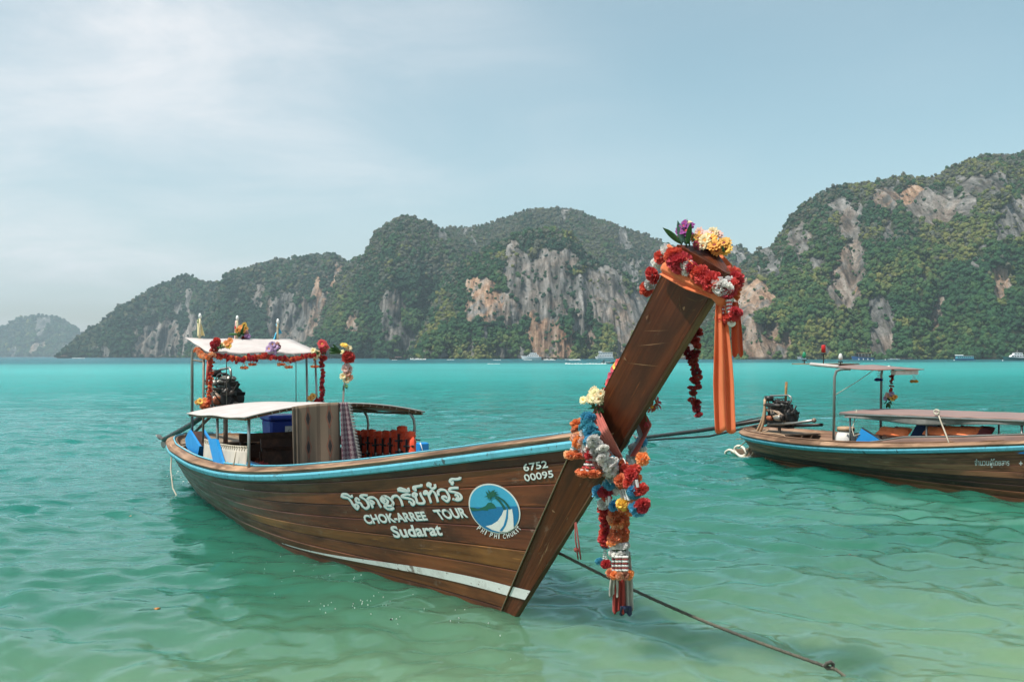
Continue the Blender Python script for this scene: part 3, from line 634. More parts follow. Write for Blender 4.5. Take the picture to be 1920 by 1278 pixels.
def hull_parts(H, boat, mats, rail_mat, cap_mat, stem_mat, inner_mat=None):
    nT = len(TS)
    for side in (-1, 1):
        for k in range(len(VEDGE)-1):
            v0, v1 = VEDGE[k], VEDGE[k+1]; hgt = H.zs(TS); g = .0022/hgt; e = .006/hgt; pr = random.uniform(-.0015, .003)
            rows = [(v0+0*g, -.03), (v0+g, -.005), (v0+g+e, pr), (.5*(v0+v1)+0*g, pr+.0004), (v1-g-e, pr), (v1-g, -.005), (v1+0*g, -.03)]
            P = np.stack([H.surf(TS, vv, side, np.full(nT, oo)) for vv, oo in rows], 1)
            U = np.stack([P[..., 0], np.repeat(np.array([0, .003, .009, .06, .111, .117, .12])[None]+k*.16, nT, 0)], -1)
            mb = MB(); mb.grid(list(P.reshape(-1, 3)), nT, 7, False, [tuple(u) for u in U.reshape(-1, 2)], flip=(side > 0)); mb.build('plank', mats[k], boat)
        # inner lining
        vv = np.linspace(-.5, 1.03, 14); P = np.stack([H.surf(TS, np.full(nT, q), side, np.full(nT, -.034)) for q in vv], 1)
        mb = MB(); mb.grid(list(P.reshape(-1, 3)), nT, 14, True, [(p[0], p[2]) for p in P.reshape(-1, 3)], flip=(side < 0)); mb.build('hull_lining', M_BENCH, boat)
    # rails: one run round the stern, from one side of the stem to the other
    def run(dz, off):
        a = H.surf(TS, 1+dz/H.zs(TS), -1, np.full(nT, off)); b = H.surf(TS, 1+dz/H.zs(TS), 1, np.full(nT, off))
        a[0] = b[0] = (a[1]+b[1])/2-np.array([.03, 0, 0]); a[0][1] = 0; b[0][1] = 0
        return a, b
    def sweep(prof, name, mat, ext=.0, uvs=0):
        """prof: closed list of (outward, up)"""
        allr = []
        for o_, d_ in prof:
            a, b = run(d_, o_)
            z = a[-1][2]; cs = np.array([.25, .5, .75])*ext if ext else np.array([])
            tip = []
            for c in cs:
                zz = z+.02*c; x = H.back(zz)+(H.front(zz)-H.back(zz))*c; hw = H.hwb(zz)*(1-c)+.028*c; tip.append((x, -(hw+o_+.012), zz))
            A = np.concatenate([np.array(tip)[::-1].reshape(-1, 3), a[::-1]]) if len(tip) else a[::-1]
            tb = np.array([(p[0], -p[1], p[2]) for p in tip]).reshape(-1, 3)
            B = np.concatenate([b[1:], tb]) if len(tip) else b[1:]
            allr.append(np.concatenate([A, B]))
        P = np.stack(allr, 1); m = P.shape[0]; n = P.shape[1]; mb = MB(); F_ = []
        for i in range(m-1):
            for j in range(n): F_.append((i*n+j, i*n+(j+1) % n, (i+1)*n+(j+1) % n, (i+1)*n+j))
        F_.append(tuple(range(n))[::-1]); F_.append(tuple((m-1)*n+j for j in range(n)))
        mb.add(list(P.reshape(-1, 3)), F_, False, [(p[0], j*.03+uvs) for p_ in P for j, p in enumerate(p_)]); return mb.build(name, mat, boat, fix=True)
    sweep([(-.005, -.036), (.024, -.034), (.032, -.02), (.032, .018), (.024, .030), (-.005, .032)], 'rubbing_rail', rail_mat, 1.0)
    sweep([(-.03, .034), (.004, .034), (.006, .050), (-.03, .050)], 'top_strake', cap_mat, .9, 1)
    sweep([(-.105, .046), (.012, .052), (.014, .066), (.004, .073), (-.10, .070), (-.108, .064)], 'gunwale_cap', cap_mat, .9, 2)
    sweep([(-.128, .05), (-.111, .05), (-.110, .079), (-.126, .080)], 'inner_rail', inner_mat or rail_mat, 0, 3)
    sweep([(-.155, -.10), (-.132, -.10), (-.132, .048), (-.155, .048)], 'inner_board', cap_mat, 0, 4)
    # stem: a wedge, wide behind and narrow in front, with a separate cutwater strip
    zt = lambda c: 2.654-.187*c
    def stem_pts(c, sgn, n=34):
        out = []
        for q in np.linspace(0, 1, n):
            z = -.5+(zt(c)+.5)*q; x = H.back(z)+(H.front(z)-H.back(z))*c; hw = (H.hwb(z)*(1-c)+.018*c)*(1 if q < 1 else .97)
            out.append((x, sgn*hw+ (.004*math.sin(q*9+c*3) if 0 < c < 1 else 0), z))
        return out
    cs = [(0, -1), (.03, -1), (.35, -1), (.7, -1), (.945, -1), (.945, 1), (.7, 1), (.35, 1), (.03, 1), (0, 1)]
    P = [p for c, sg in cs for p in stem_pts(c, sg)]; U = [(p[2]*1.35, .3*c+sg*.5) for c, sg in cs for p in stem_pts(c, sg)]; n = 34
    mb = MB(); mb.grid(P, len(cs), n, False, U, wrap=True); mb.f.append([i*n+n-1 for i in range(len(cs))]); mb.sm.append(False); mb.mi.append(0)
    mb.build('stem', stem_mat, boat, fix=True)
    cs = [(.952, -1), (1.0, -1), (1.0, 1), (.952, 1)]; P = [p for c, sg in cs for p in stem_pts(c, sg)]
    mb = MB(); mb.grid(P, 4, n, False, [(p[2], p[1]) for p in P], wrap=True); mb.f.append([i*n+n-1 for i in range(4)]); mb.sm.append(False); mb.mi.append(0)
    mb.build('cutwater_strip', wood('worn_edge_wood', (.05, .022, .010), (.12, .06, .03), gloss=.6), boat, fix=True)
    # seam batten where the planks meet the stem
    mb = MB(); mb.tube([tuple(np.array(H.surf(.999, v, -1, .004))) for v in np.linspace(-.3, .98, 16)], .006, 6); mb.build('seam_caulking', paint('grey_caulking', (.16, .125, .075), .8, .6, (.04, .03, .02), 30), boat)
    # ribs, floor, stern skeg
    for t in np.linspace(.08, .84, 17):
        for side in (-1, 1):
            pts = [tuple(H.surf(t, v, side, -.055)) for v in np.linspace(.12, .98, 9)]
            mb = MB(); mb.tube(pts, .024, 4, smooth=False); mb.build('rib', M_BENCH, boat)
    tt = np.linspace(.03, .88, 40)
    for k in range(7):
        a0, a1 = -.63+k*.18, -.63+k*.18+.172; P = []
        for t in tt:
            p = H.surf(t, .2, -1, -.06); lim = max(.01, -p[1])
            P += [(p[0], max(-lim, min(lim, a0)), .135), (p[0], max(-lim, min(lim, a1)), .135)]
        mb = MB(); mb.slab(P, len(tt), 2, .02, False, [(p[0], p[1]) for p in P]); mb.build('floor_board', M_BENCH, boat)
    mb = MB(); mb.prism([(-9.4, -.5), (-9.5, .05), (-10.2, .16), (-10.75, .10), (-10.85, -.06), (-10.4, -.5)], 1, .07); mb.build('skeg', M_DECK, boat)
    # stern deck boards
    for k in range(6):
        x = -10.02+k*.2; t = (x-H.S0)/(.98-H.S0); p = H.surf(t, .84, -1, -.20); w = max(.04, -p[1]+.04)
        mb = MB(); mb.box((x, 0, p[2]+.04), (.19, 2*w, .025)); mb.build('deck_board', M_DECK, boat)
    for k in range(9):                                        # fore deck
        x = -1.75+k*.25; t = (x-H.S0)/(.98-H.S0); p = H.surf(t, .86, -1, -.04); w = max(.03, -p[1]-.10)
        mb = MB(); mb.box((x, 0, p[2]), (.242, 2*w, .022), rot=(0, -.15, 0)); mb.build('deck_board', M_BENCH, boat)
def decal(H, boat, name, mat, px, py, faces, off=.004):
    t, v = H.skin(px, py); P = H.surf(t, v, -1, np.full(len(t), off)); mb = MB(); mb.add([tuple(p) for p in P], faces); return mb.build(name, mat, boat)
def strokes_mesh(strokes, w, ang=math.radians(35), thin=.55):
    """brush strokes with a broad-nib pen; strokes are lists of photo points"""
    X = []; Y = []; F_ = []
    for st in strokes:
        p = np.array(st, float); 
        if len(p) > 2:                                      # Catmull-Rom smoothing
            q = np.concatenate([[2*p[0]-p[1]], p, [2*p[-1]-p[-2]]]); out = []
            for i in range(1, len(q)-2):
                for u in np.linspace(0, 1, 6, endpoint=False):
                    a, b, c, d = q[i-1:i+3]; out.append(.5*((2*b)+(-a+c)*u+(2*a-5*b+4*c-d)*u*u+(-a+3*b-3*c+d)*u**3))
            p = np.array(out+[q[-2]])
        else: p = np.linspace(p[0], p[-1], 4)
        d = np.gradient(p, axis=0); d /= np.maximum(np.linalg.norm(d, axis=1, keepdims=True), 1e-6); nrm = np.stack([-d[:, 1], d[:, 0]], 1)
        wd = w*(thin+(1-thin)*np.abs(nrm@np.array([math.cos(ang), math.sin(ang)]))); b = len(X)
        for c, n_, ww in zip(p, nrm, wd):
            for sgn in (-1, 1): X.append(c[0]+n_[0]*ww/2*sgn); Y.append(c[1]+n_[1]*ww/2*sgn)
        for i in range(len(p)-1): F_.append((b+2*i, b+2*i+1, b+2*i+3, b+2*i+2))
    return np.array(X), np.array(Y), F_
def font_mesh(text, extra=.0):
    cu = bpy.data.curves.new('lettering', 'FONT'); cu.body = text; cu.size = 1.0; cu.resolution_u = 3; cu.offset = extra; o = bpy.data.objects.new('lettering', cu); COL.objects.link(o)
    me = o.to_mesh(); V = np.array([tuple(v.co) for v in me.vertices]); F_ = [tuple(p.vertices) for p in me.polygons]; o.to_mesh_clear(); bpy.data.objects.remove(o); return V, F_
def font_decal(H, boat, text, quad, mat, off=.004, shift=(0, 0), extra=.012, name='lettering'):
    """text stretched over a quad of photo points: bottom left, bottom right, top right, top left"""
    V, F_ = font_mesh(text, extra); x0, x1 = V[:, 0].min(), V[:, 0].max(); y0, y1 = V[:, 1].min(), V[:, 1].max()
    u = (V[:, 0]-x0)/(x1-x0); w = (V[:, 1]-y0)/(y1-y0); q = np.array(quad, float)
    P = ((1-u)*(1-w))[:, None]*q[0]+(u*(1-w))[:, None]*q[1]+(u*w)[:, None]*q[2]+((1-u)*w)[:, None]*q[3]
    return decal(H, boat, name, mat, P[:, 0]+shift[0], P[:, 1]+shift[1], F_, off)
# ------------------------------------------------------------------ the near boat
H1 = Hull((.06, 7.64), (.505, -.863))
boat1 = thing('longtail_boat', 'dark wooden longtail boat with turquoise rail and tall garlanded prow, moored in front', 'boat', H1.loc, H1.rz, 'longtail boats')
hm = [M_HULL, M_HULL, M_HULL, M_HULL, M_GOLD, M_HULL, M_HULL, M_RED, M_HULL, M_HULL]
hull_parts(H1, boat1, hm, M_RAIL, M_CAP, M_STEM)
# painted waterline band
ts = np.linspace(.64, .999, 50); top = .245*smoothstep(.60, 1.0, ts)*.9+.03; zz = H1.zs(ts)
lo = (.035+.13*smoothstep(.62, 1.0, ts))/zz; hi = lo+(.012+.072*smoothstep(.66, 1.0, ts))/zz
P = np.concatenate([H1.surf(ts, lo, -1, np.full(50, .006)), H1.surf(ts, hi, -1, np.full(50, .006))]); mb = MB(); mb.add([tuple(p) for p in P], [(i, i+1, 51+i, 50+i) for i in range(49)])
zb, ztp = float(lo[-1]*zz[-1]), float(hi[-1]*zz[-1]); pts = []
for c in (0.02, .5, .995):
    for z in (zb, ztp):
        x = H1.back(z)+(H1.front(z)-H1.back(z))*c; pts.append((x, -(H1.hwb(z)*(1-c)+.026*c)-.005, z))
mb.add(pts, [(0, 2, 3, 1), (2, 4, 5, 3)]); mb.build('waterline_band', M_BAND, boat1)
# lettering (photo points of an enlarged view: x = 630+u/7.385, y = 880+v/7.385)
def Z1(l): return [[(630+u/7.385, 880+v/7.385) for u, v in st] for st in l]
thai = Z1([
 [(88, 375), (100, 335), (160, 335), (205, 365), (240, 355)], [(95, 370), (170, 385), (215, 430), (250, 490), (295, 535), (315, 500), (290, 475), (262, 492)],
 [(335, 420), (300, 390), (280, 410), (300, 445), (345, 455), (375, 500), (420, 530), (460, 500), (440, 440), (400, 400), (345, 365), (385, 345), (445, 352)],
 [(520, 520), (490, 460), (470, 430), (500, 425), (530, 450), (500, 470)], [(440, 410), (470, 380), (530, 380), (580, 420), (610, 480), (635, 515)],
 [(690, 440), (665, 410), (690, 395), (725, 430), (700, 470), (650, 440), (630, 400), (665, 362), (725, 372), (780, 420), (800, 460), (770, 495), (710, 490), (680, 500), (720, 535), (775, 540), (810, 520)],
 [(780, 400), (800, 365), (850, 355), (890, 390), (915, 440), (930, 495)],
 [(1010, 430), (1040, 445), (1065, 480), (1090, 455), (1065, 410), (1010, 390), (930, 375), (925, 355), (985, 335), (1040, 345)],
 [(860, 275), (900, 252), (960, 268), (1015, 290), (1005, 245)], [(860, 275), (930, 290), (1015, 292)],
 [(1105, 380), (1070, 350), (1090, 320), (1125, 330), (1110, 365), (1125, 420), (1140, 455), (1210, 460), (1230, 430), (1190, 360), (1170, 310)],
 [(1120, 260), (1085, 265), (1085, 235), (1130, 225), (1185, 215), (1190, 195)], [(1105, 250), (1110, 290)],
 [(1270, 320), (1230, 330), (1235, 300), (1265, 295), (1290, 350), (1325, 450)], [(1290, 350), (1330, 290), (1370, 310), (1400, 370), (1420, 440)],
 [(1310, 215), (1275, 215), (1285, 185), (1315, 190), (1310, 230), (1340, 255), (1380, 235), (1375, 195)],
 [(1430, 350), (1420, 300), (1460, 270), (1520, 280), (1560, 330), (1575, 390), (1545, 430), (1500, 405), (1480, 375), (1520, 365), (1545, 390)],
 [(1650, 340), (1690, 350), (1700, 390), (1665, 385)], [(1620, 395), (1690, 415), (1745, 385), (1720, 330), (1650, 305), (1580, 290), (1590, 255), (1650, 245), (1705, 245)],
 [(1640, 165), (1605, 175), (1585, 150), (1615, 125), (1670, 125), (1720, 115), (1728, 95)], [(1625, 170), (1610, 205)]])
X, Y, F_ = strokes_mesh(thai, 5.3); decal(H1, boat1, 'lettering_shade', M_LSHADE, X-.3, Y+1.7, F_, .003); decal(H1, boat1, 'lettering', M_LETTER, X, Y, F_, .006)
def two_tone(text, quad, extra=.012, sh=(-.2, 1.3)):
    font_decal(H1, boat1, text, quad, M_LSHADE, .003, sh, extra, 'lettering_shade'); font_decal(H1, boat1, text, quad, M_LETTER, .006, (0, 0), extra)
def q1(l): return [(630+u/7.385, 880+v/7.385) for u, v in l]
two_tone('CHOK-ARREE', q1([(425, 750), (1285, 695), (1225, 570), (365, 620)]), .036)
two_tone('TOUR', q1([(1440, 690), (1840, 655), (1780, 515), (1340, 550)]), .036)
two_tone('Sudarat', q1([(815, 940), (1490, 905), (1440, 735), (745, 775)]), .030)
def q2(l): return [(860+u/7.1, 840+v/7.1) for u, v in l]
two_tone('6752', q2([(880, 305), (1200, 250), (1180, 155), (855, 205)]), .016, (-.4, .8)); two_tone('00095', q2([(895, 438), (1275, 380), (1255, 285), (865, 345)]), .016, (-.4, .8))
# scrapes on the side of the stem
def stem_face(px, py, off=.004):
    y = -.1
    for _ in range(12):
        p = H1.side(px, py, y); c = min(1, max(0, (p.x-H1.back(p.z))/(H1.front(p.z)-H1.back(p.z)))); y = -(float(H1.hwb(p.z))*(1-c)+.018*c)-off
    return H1.side(px, py, y)
M_SCR = wood('bare_scraped_wood', (.17, .085, .042), (.26, .145, .08), gloss=.8, uvk='Object')
for (a, b, w) in (((1273, 550), (1278, 590), 1.6), ((1283, 556), (1309, 566), 1.1), ((1284, 574), (1282, 582), 2.2), ((1297, 582), (1305, 579), 1.3), ((1206, 620), (1256, 619), .6), ((1196, 648), (1252, 642), .8), ((1176, 680), (1240, 687), .6), ((1239, 708), (1241, 712), 1.4), ((1035, 955), (1041, 960), 1.6), ((1062, 975), (1065, 968), 1.4), ((1020, 1040), (1030, 1015), .8), ((1008, 1062), (1022, 1030), .7), ((1090, 905), (1086, 912), 1.0), ((1216, 590), (1212, 600), 2.4), ((1170, 668), (1175, 676), 2.0)):
    d = np.array(b, float)-a; n = np.array([-d[1], d[0]])/np.hypot(*d)*w; m_ = np.array(a)+d*.45+n*.6
    mb = MB(); mb.add([stem_face(*a), stem_face(*(m_+n)), stem_face(*b), stem_face(*(m_-n))], [(0, 1, 2, 3)]); mb.build('scrape', M_SCR, boat1)
# round emblem: palms, island, sea and beach
def poly(name, pts, col, off, rough=.45):
    from mathutils.geometry import tessellate_polygon
    pts = q2(pts); dense = []
    for a, b in zip(pts, pts[1:]+pts[:1]):
        n = max(1, int(math.hypot(b[0]-a[0], b[1]-a[1])/4)); dense += [(a[0]+(b[0]-a[0])*i/n, a[1]+(b[1]-a[1])*i/n) for i in range(n)]
    F_ = [tuple(f) for f in tessellate_polygon([[Vector((x, y, 0)) for x, y in dense]])]
    return decal(H1, emblem, name, paint('emblem_'+name, col, rough, .18, tuple(q*.5 for q in col), 14), [p[0] for p in dense], [p[1] for p in dense], F_, off)
emblem = part_empty('emblem', boat1)
ec = np.array([480, 800]); A1 = np.array([255, 215]); A2 = np.array([-235, 230])         # oval axes in the enlarged view
def oval(f, a0=0, a1=360, n=64):
    th0 = np.radians(np.linspace(a0, a1, n, endpoint=(a1-a0 < 360))); a = math.radians(41)
    return [(482+f*(375*math.cos(q)*math.cos(a)-300*math.sin(q)*math.sin(a)), 800+f*(375*math.cos(q)*math.sin(a)+300*math.sin(q)*math.cos(a))) for q in th0]
poly('rim', oval(1.0), (.70, .70, .66), .004); poly('sky_field', oval(.945), (.055, .36, .56), .006)
ov = oval(.945, 0, 360, 180); sea = [p for p in ov if p[1] > 775-(p[0]-160)*.02 or (p[0] > 640 and p[1] > 760)]
sea = sorted(sea, key=lambda p: math.atan2(p[1]-950, p[0]-480)); poly('sea_field', sea, (.012, .155, .34), .0075)
poly('beach', [(612, 815), (722, 800), (738, 900), (745, 1060), (660, 1105), (560, 1108), (460, 1080), (370, 1030), (450, 1012), (530, 960), (585, 880)], (.70, .70, .67), .009)
poly('stream', [(655, 800), (672, 800), (668, 920), (640, 1020), (590, 1095), (555, 1092), (610, 1020), (640, 920)], (.012, .19, .40), .0105)
poly('island', [(158, 775), (220, 785), (270, 800), (320, 780), (370, 760), (400, 720), (440, 712), (480, 735), (520, 790), (400, 805), (410, 825), (330, 818), (190, 830), (165, 800)], (.012, .11, .075), .009)
poly('palm_trunk', [(490, 650), (520, 640), (580, 700), (625, 760), (640, 800), (610, 806), (585, 750), (540, 690)], (.010, .085, .06), .0115)
poly('palm_trunk', [(500, 628), (540, 628), (620, 680), (675, 740), (705, 795), (680, 800), (650, 750), (600, 690)], (.010, .085, .06), .0115)
poly('palm_leaves', [(350, 640), (395, 622), (375, 560), (418, 596), (405, 540), (440, 575), (470, 552), (505, 545), (485, 570), (545, 575), (500, 590), (555, 605), (505, 612), (500, 635), (455, 640), (440, 680), (420, 650), (405, 665), (400, 640)], (.010, .10, .065), .013)
def arc_text(text, th0, th1, f, size):
    wd = [.55 if ch in ' I' else 1.0 for ch in text]; cum = [sum(wd[:i])+wd[i]/2 for i in range(len(wd))]; span = cum[-1]-cum[0]
    for i, ch in enumerate(text):
        if ch == ' ': continue
        th = th0+(th1-th0)*(cum[i]-cum[0])/span; a = math.radians(41)
        def pt(q, ff): q = math.radians(q); return np.array([482+ff*(375*math.cos(q)*math.cos(a)-300*math.sin(q)*math.sin(a)), 800+ff*(375*math.cos(q)*math.sin(a)+300*math.sin(q)*math.cos(a))])
        c = pt(th, f); tg = pt(th-2, f)-pt(th+2, f); tg /= np.linalg.norm(tg); dn = np.array([-tg[1], tg[0]])
        if dn[1] < 0: dn = -dn
        w, h = size*.29*(.38 if ch == 'I' else 1), size*.5
        font_decal(H1, boat1, ch, q2([tuple(c-tg*w+dn*h), tuple(c+tg*w+dn*h), tuple(c+tg*w-dn*h), tuple(c-tg*w-dn*h)]), M_LETTER, .005, (0, 0), .018)
arc_text('PHI PHI', 88, 46, 1.10, 62); arc_text('CHUKIT', 35, -3, 1.11, 62)
# ------------------------------------------------------------------ roof, awning, benches of the near boat
def tube_part(name, pts, r, mat, parent, n=8):
    mb = MB(); mb.tube(pts, r, n); return mb.build(name, mat, parent)
def arch(y, s, w=1.03, z0=1.335, rise=.125, s0=-3.93): return z0+rise*(1-(y/w)**2)-.034*(s0-s)
roof = part_empty('roof_canopy', boat1)
ny, ns = 25, 15; P = []; U = []
for i in range(ny):
    y = -1.05+2.10*i/(ny-1)
    for j in range(ns):
        s = -6.62+2.72*j/(ns-1); sag = .012*math.sin(j/(ns-1)*math.pi*2)**2; P.append((s, y, arch(y, s, 1.05)+.022-sag)); U.append((s, y))
mb = MB(); mb.slab(P, ny, ns, .012, True, U); mb.build('canvas', M_CANV, roof)
for s in (-3.95, -5.28, -6.58):
    tube_part('bow_tube', [(s, y, arch(y, s)) for y in np.linspace(-1.03, 1.03, 21)], .014, M_RUST if s < -5 else M_CAP, roof)
for y in (-1.02, -.52, 0, .52, 1.02):
    tube_part('batten', [(s, y, arch(y, s)-.004) for s in np.linspace(-6.6, -3.93, 9)], .012, M_CAP, roof)
for (s, y) in ((-4.05, -.96), (-5.4, -.96), (-4.0, .96), (-5.42, .96), (-6.5, .9)):
    t_ = (s+10.3)/11.29; zb_ = float(H1.zs(t_))+.02
    if y > 0: pts = [(s, y*.97, zb_), (s, y, arch(y, s)-.16), (s, y*.985, arch(y, s)-.07), (s, y*.93, arch(y*.93, s)-.01)]
    else: pts = [(s, y, zb_), (s, y, 1.05), (s, y, arch(y, s)-.005)]
    tube_part('post', pts, .017, M_STEEL, roof)
for k in range(26):                                           # lashing round the front edge
    y = -1.0+k*.08; s = -3.93; zz_ = arch(y, s)+.01
    if random.random() < .7: tube_part('lashing', [(s+.02, y, zz_+.02), (s+.025, y+.012, zz_-.01), (s, y+.01, zz_-.024)], .005, M_ROPE, roof, 5)
# stern awning
awn = part_empty('stern_awning', boat1)
def az(s): return 2.05+(-6.72-s)*.155
P = []; U = []
for i in range(13):
    y = -.76+1.52*i/12
    for j in range(9):
        s = -8.05+1.35*j/8; P.append((s, y, az(s)+.012*math.cos(i/12*math.pi*4)*(.4+.6*abs(math.sin(j*.9))))); U.append((s, y))
mb = MB(); mb.slab(P, 13, 9, .012, True, U); mb.build('canvas', M_CANV, awn)
for y in (-.72, .72): tube_part('side_rail', [(-8.0, y, az(-8.0)-.03), (-6.75, y, az(-6.75)-.03)], .016, M_STEEL, awn)
for s in (-8.0, -6.76): tube_part('cross_bar', [(s, y, az(s)-.035-.05*(1-(y/.72)**2)*(1 if s > -7 else 0)) for y in np.linspace(-.72, .72, 9)], .014, M_RUST, awn)
tube_part('post', [(-7.44, -.80, .64), (-7.44, -.80, 2.0), (-7.42, -.79, 2.09), (-7.36, -.76, 2.13), (-7.2, -.73, 2.12)], .020, M_STEEL, awn)
tube_part('post', [(-6.98, -.76, .64), (-6.98, -.75, 2.05)], .016, M_RUST, awn)
tube_part('post', [(-6.72, -.70, 1.20), (-6.74, -.72, 2.0)], .016, M_STEEL, awn)
tube_part('post', [(-7.25, .78, .64), (-7.2, .74, 2.1)], .017, M_STEEL, awn); tube_part('post', [(-6.85, .80, .64), (-6.80, .73, 2.05)], .016, M_STEEL, awn)
tube_part('tie_rod', [(-7.6, .72, .9), (-7.55, .70, 2.16)], .006, M_RUST, awn, 6); tube_part('tie_rod', [(-7.95, -.2, .8), (-7.95, -.2, 2.2)], .006, M_RUST, awn, 6)
tube_part('brace', [(-7.44, -.79, 1.95), (-6.98, -.755, 1.93)], .012, M_RUST, awn); tube_part('brace', [(-6.98, -.75, 1.7), (-7.6, -.3, 1.25)], .008, M_IRON, awn, 6)
# benches
for s in (-6.1, -5.15, -4.45):
    bn = part_empty('bench', boat1); w = .80
    for dz, h in (((.90, .11), (.72, .17)) if s < -5 else ()):
        mb = MB(); mb.box((s-.06-(.9-dz)*.15, .14, dz+.06), (.024, 1.28, h), rot=(0, -.15, 0), bev=.005); mb.build('back_board', M_BENCH, bn)
    for k in range(2): mb = MB(); mb.box((s+.07+k*.15, 0, .44), (.14, 2*w, .025), bev=.005); mb.build('seat_board', M_BENCH, bn)
    for y in ((-.46, .74) if s < -5 else ()): mb = MB(); mb.box((s-.05, y, .62), (.05, .04, .72), rot=(0, -.12, 0)); mb.build('upright', M_BENCH, bn)
# spray curtain of laced cream canvas with a blue strip, stern quarter of the near side
def bt(s): return (s+10.3)/11.29
sc = thing('spray_curtain', 'cream canvas spray curtain laced to a rope beside the benches', 'curtain', H1.W(-5.9, -.9, .75), H1.rz)
o_ = Vector((-5.9, -.9, .75)); mb = MB(off=o_); P = []; U = []; qa = H1.side(391, 825, -.88); qb = H1.side(468, 840, -.90); sA, zA, sB, zB = qa.x, qa.z, qb.x, qb.z
for i in range(22):
    s = sA+(sB-sA)*i/21; zt_ = zA+(zB-zA)*i/21-.02*math.sin(i/21*math.pi); p = H1.surf(bt(s), 1.0, -1, -.10)
    for j in range(9):
        f = j/8; P.append((s, float(p[1])+.015*math.sin(i*1.1)*(1-f)+.03*f, float(p[2])-.16+(zt_-float(p[2])+.16)*f)); U.append((s, f))
mb.slab(P, 22, 9, .006, True, U); mb.build('canvas', M_CREAM, sc)
mb = MB(off=o_); top_ = [P[i*9+8] for i in range(22)]; mb.tube([(a, b, c+.018) for a, b, c in top_], .007, 6); mb.build('top_rope', M_ROPE, sc)
mb = MB(off=o_)
for i in range(0, 21):
    a, b = Vector(top_[i]), Vector(top_[min(i+1, 21)]); mb.tube([a+Vector((0, -.006, -.03)), (a+b)/2+Vector((0, -.008, .024)), b+Vector((0, -.006, -.03))], .004, 5)
mb.build('lacing', M_ROPE, sc)
tube_part('hanging_rope', [Vector(q)-o_ for q in [(-4.5, -.98, .95), (-4.55, -.99, .80), (-4.75, -1.0, .68), (-5.0, -1.0, .66)]], .008, M_ROPE, sc)
bs_ = thing('blue_board', 'narrow bright blue board leaning on the cream spray curtain', 'board', H1.W(-5.8, -.93, .7), H1.rz); o_ = Vector((-5.8, -.93, .7)); mb = MB(off=o_)
P = [H1.side(392, 822, -.965), H1.side(407, 822, -.965), H1.side(425, 884, -.985), H1.side(405, 878, -.985)]
mb.slab([P[0], P[1], P[3], P[2]], 2, 2, .03, False); mb.build('panel', M_BLUE, bs_)
bx = thing('blue_box', 'open bright blue wooden box standing on the stern deck', 'box', H1.W(-7.5, -.75, .64), H1.rz); o_ = Vector((-7.5, -.75, .64))
A = H1.side(352, 800, -.86); B = H1.side(371, 860, -.92)
P = [(q.x, q.z) for q in (H1.side(a, b, -.84) for a, b in ((357, 806), (376, 836), (371, 864), (360, 853), (351, 836), (349, 822)))]
mb = MB(off=o_); mb.prism(P, 1, .03, (0, -.84, 0)); mb.build('side_panel', M_BLUE, bx); mb = MB(off=o_); mb.prism(P, 1, .03, (0, -.66, 0)); mb.build('side_panel', M_BLUE, bx)
mb = MB(off=o_); mb.prism([P[1], P[2], (P[2][0]-.03, P[2][1]), (P[1][0]-.03, P[1][1]-.01)], 1, .15, (0, -.75, 0)); mb.build('end_panel', M_BLUE, bx)
mb = MB(off=o_); mb.prism([(P[0][0], P[0][1]-.02), (P[1][0]-.04, P[1][1]-.02), (P[2][0]-.05, P[2][1]), P[4], P[5]], 1, .148, (0, -.75, 0)); mb.build('inside', M_BENCH, bx)
bb = thing('blue_locker', 'low blue locker just behind the front roof post', 'locker', H1.W(-4.75, -.85, .6), H1.rz); o_ = Vector((-4.75, -.85, .6))
mb = MB(off=o_); mb.box((-4.72, -.82, .66), (.55, .24, .22), bev=.012); mb.build('body', M_BLUE, bb); mb = MB(off=o_); mb.box((-4.72, -.82, .782), (.57, .26, .02), bev=.006); mb.build('lid', M_BLUE, bb)
# cooler
c0 = H1.side(538, 828, .42); cl = thing('cool_box', 'large dark blue cool box with a white paper notice behind the bench', 'cool box', H1.W(c0.x, c0.y, .6), H1.rz); o_ = Vector((c0.x, c0.y, .6))
mb = MB(off=o_); mb.box((c0.x, c0.y, .92), (.40, .56, .42), bev=.03, taper=1.08); mb.build('body', M_NAVY, cl); mb = MB(off=o_); mb.box((c0.x, c0.y, 1.15), (.47, .65, .08), bev=.025); mb.build('lid', M_NAVY, cl)
nt = MB(off=o_); nt.box((c0.x+.232, c0.y+.08, .93), (.004, .36, .22)); nt = nt.build('paper_notice', paint('notice_paper', (.72, .73, .74), .7, .1), cl)
for k, tx in enumerate(('Contact Me', 'CHOK - ARREE')):
    V, F_ = font_mesh(tx, .0); w = V[:, 0].max(); V = V*(.28/w); mb = MB(off=o_); mb.add([(c0.x+.2355, c0.y-.06+v[0], .955-k*.075+v[1]) for v in V], F_); mb.build('lettering', paint('notice_ink', (.05, .09, .2), .7, .1), nt)
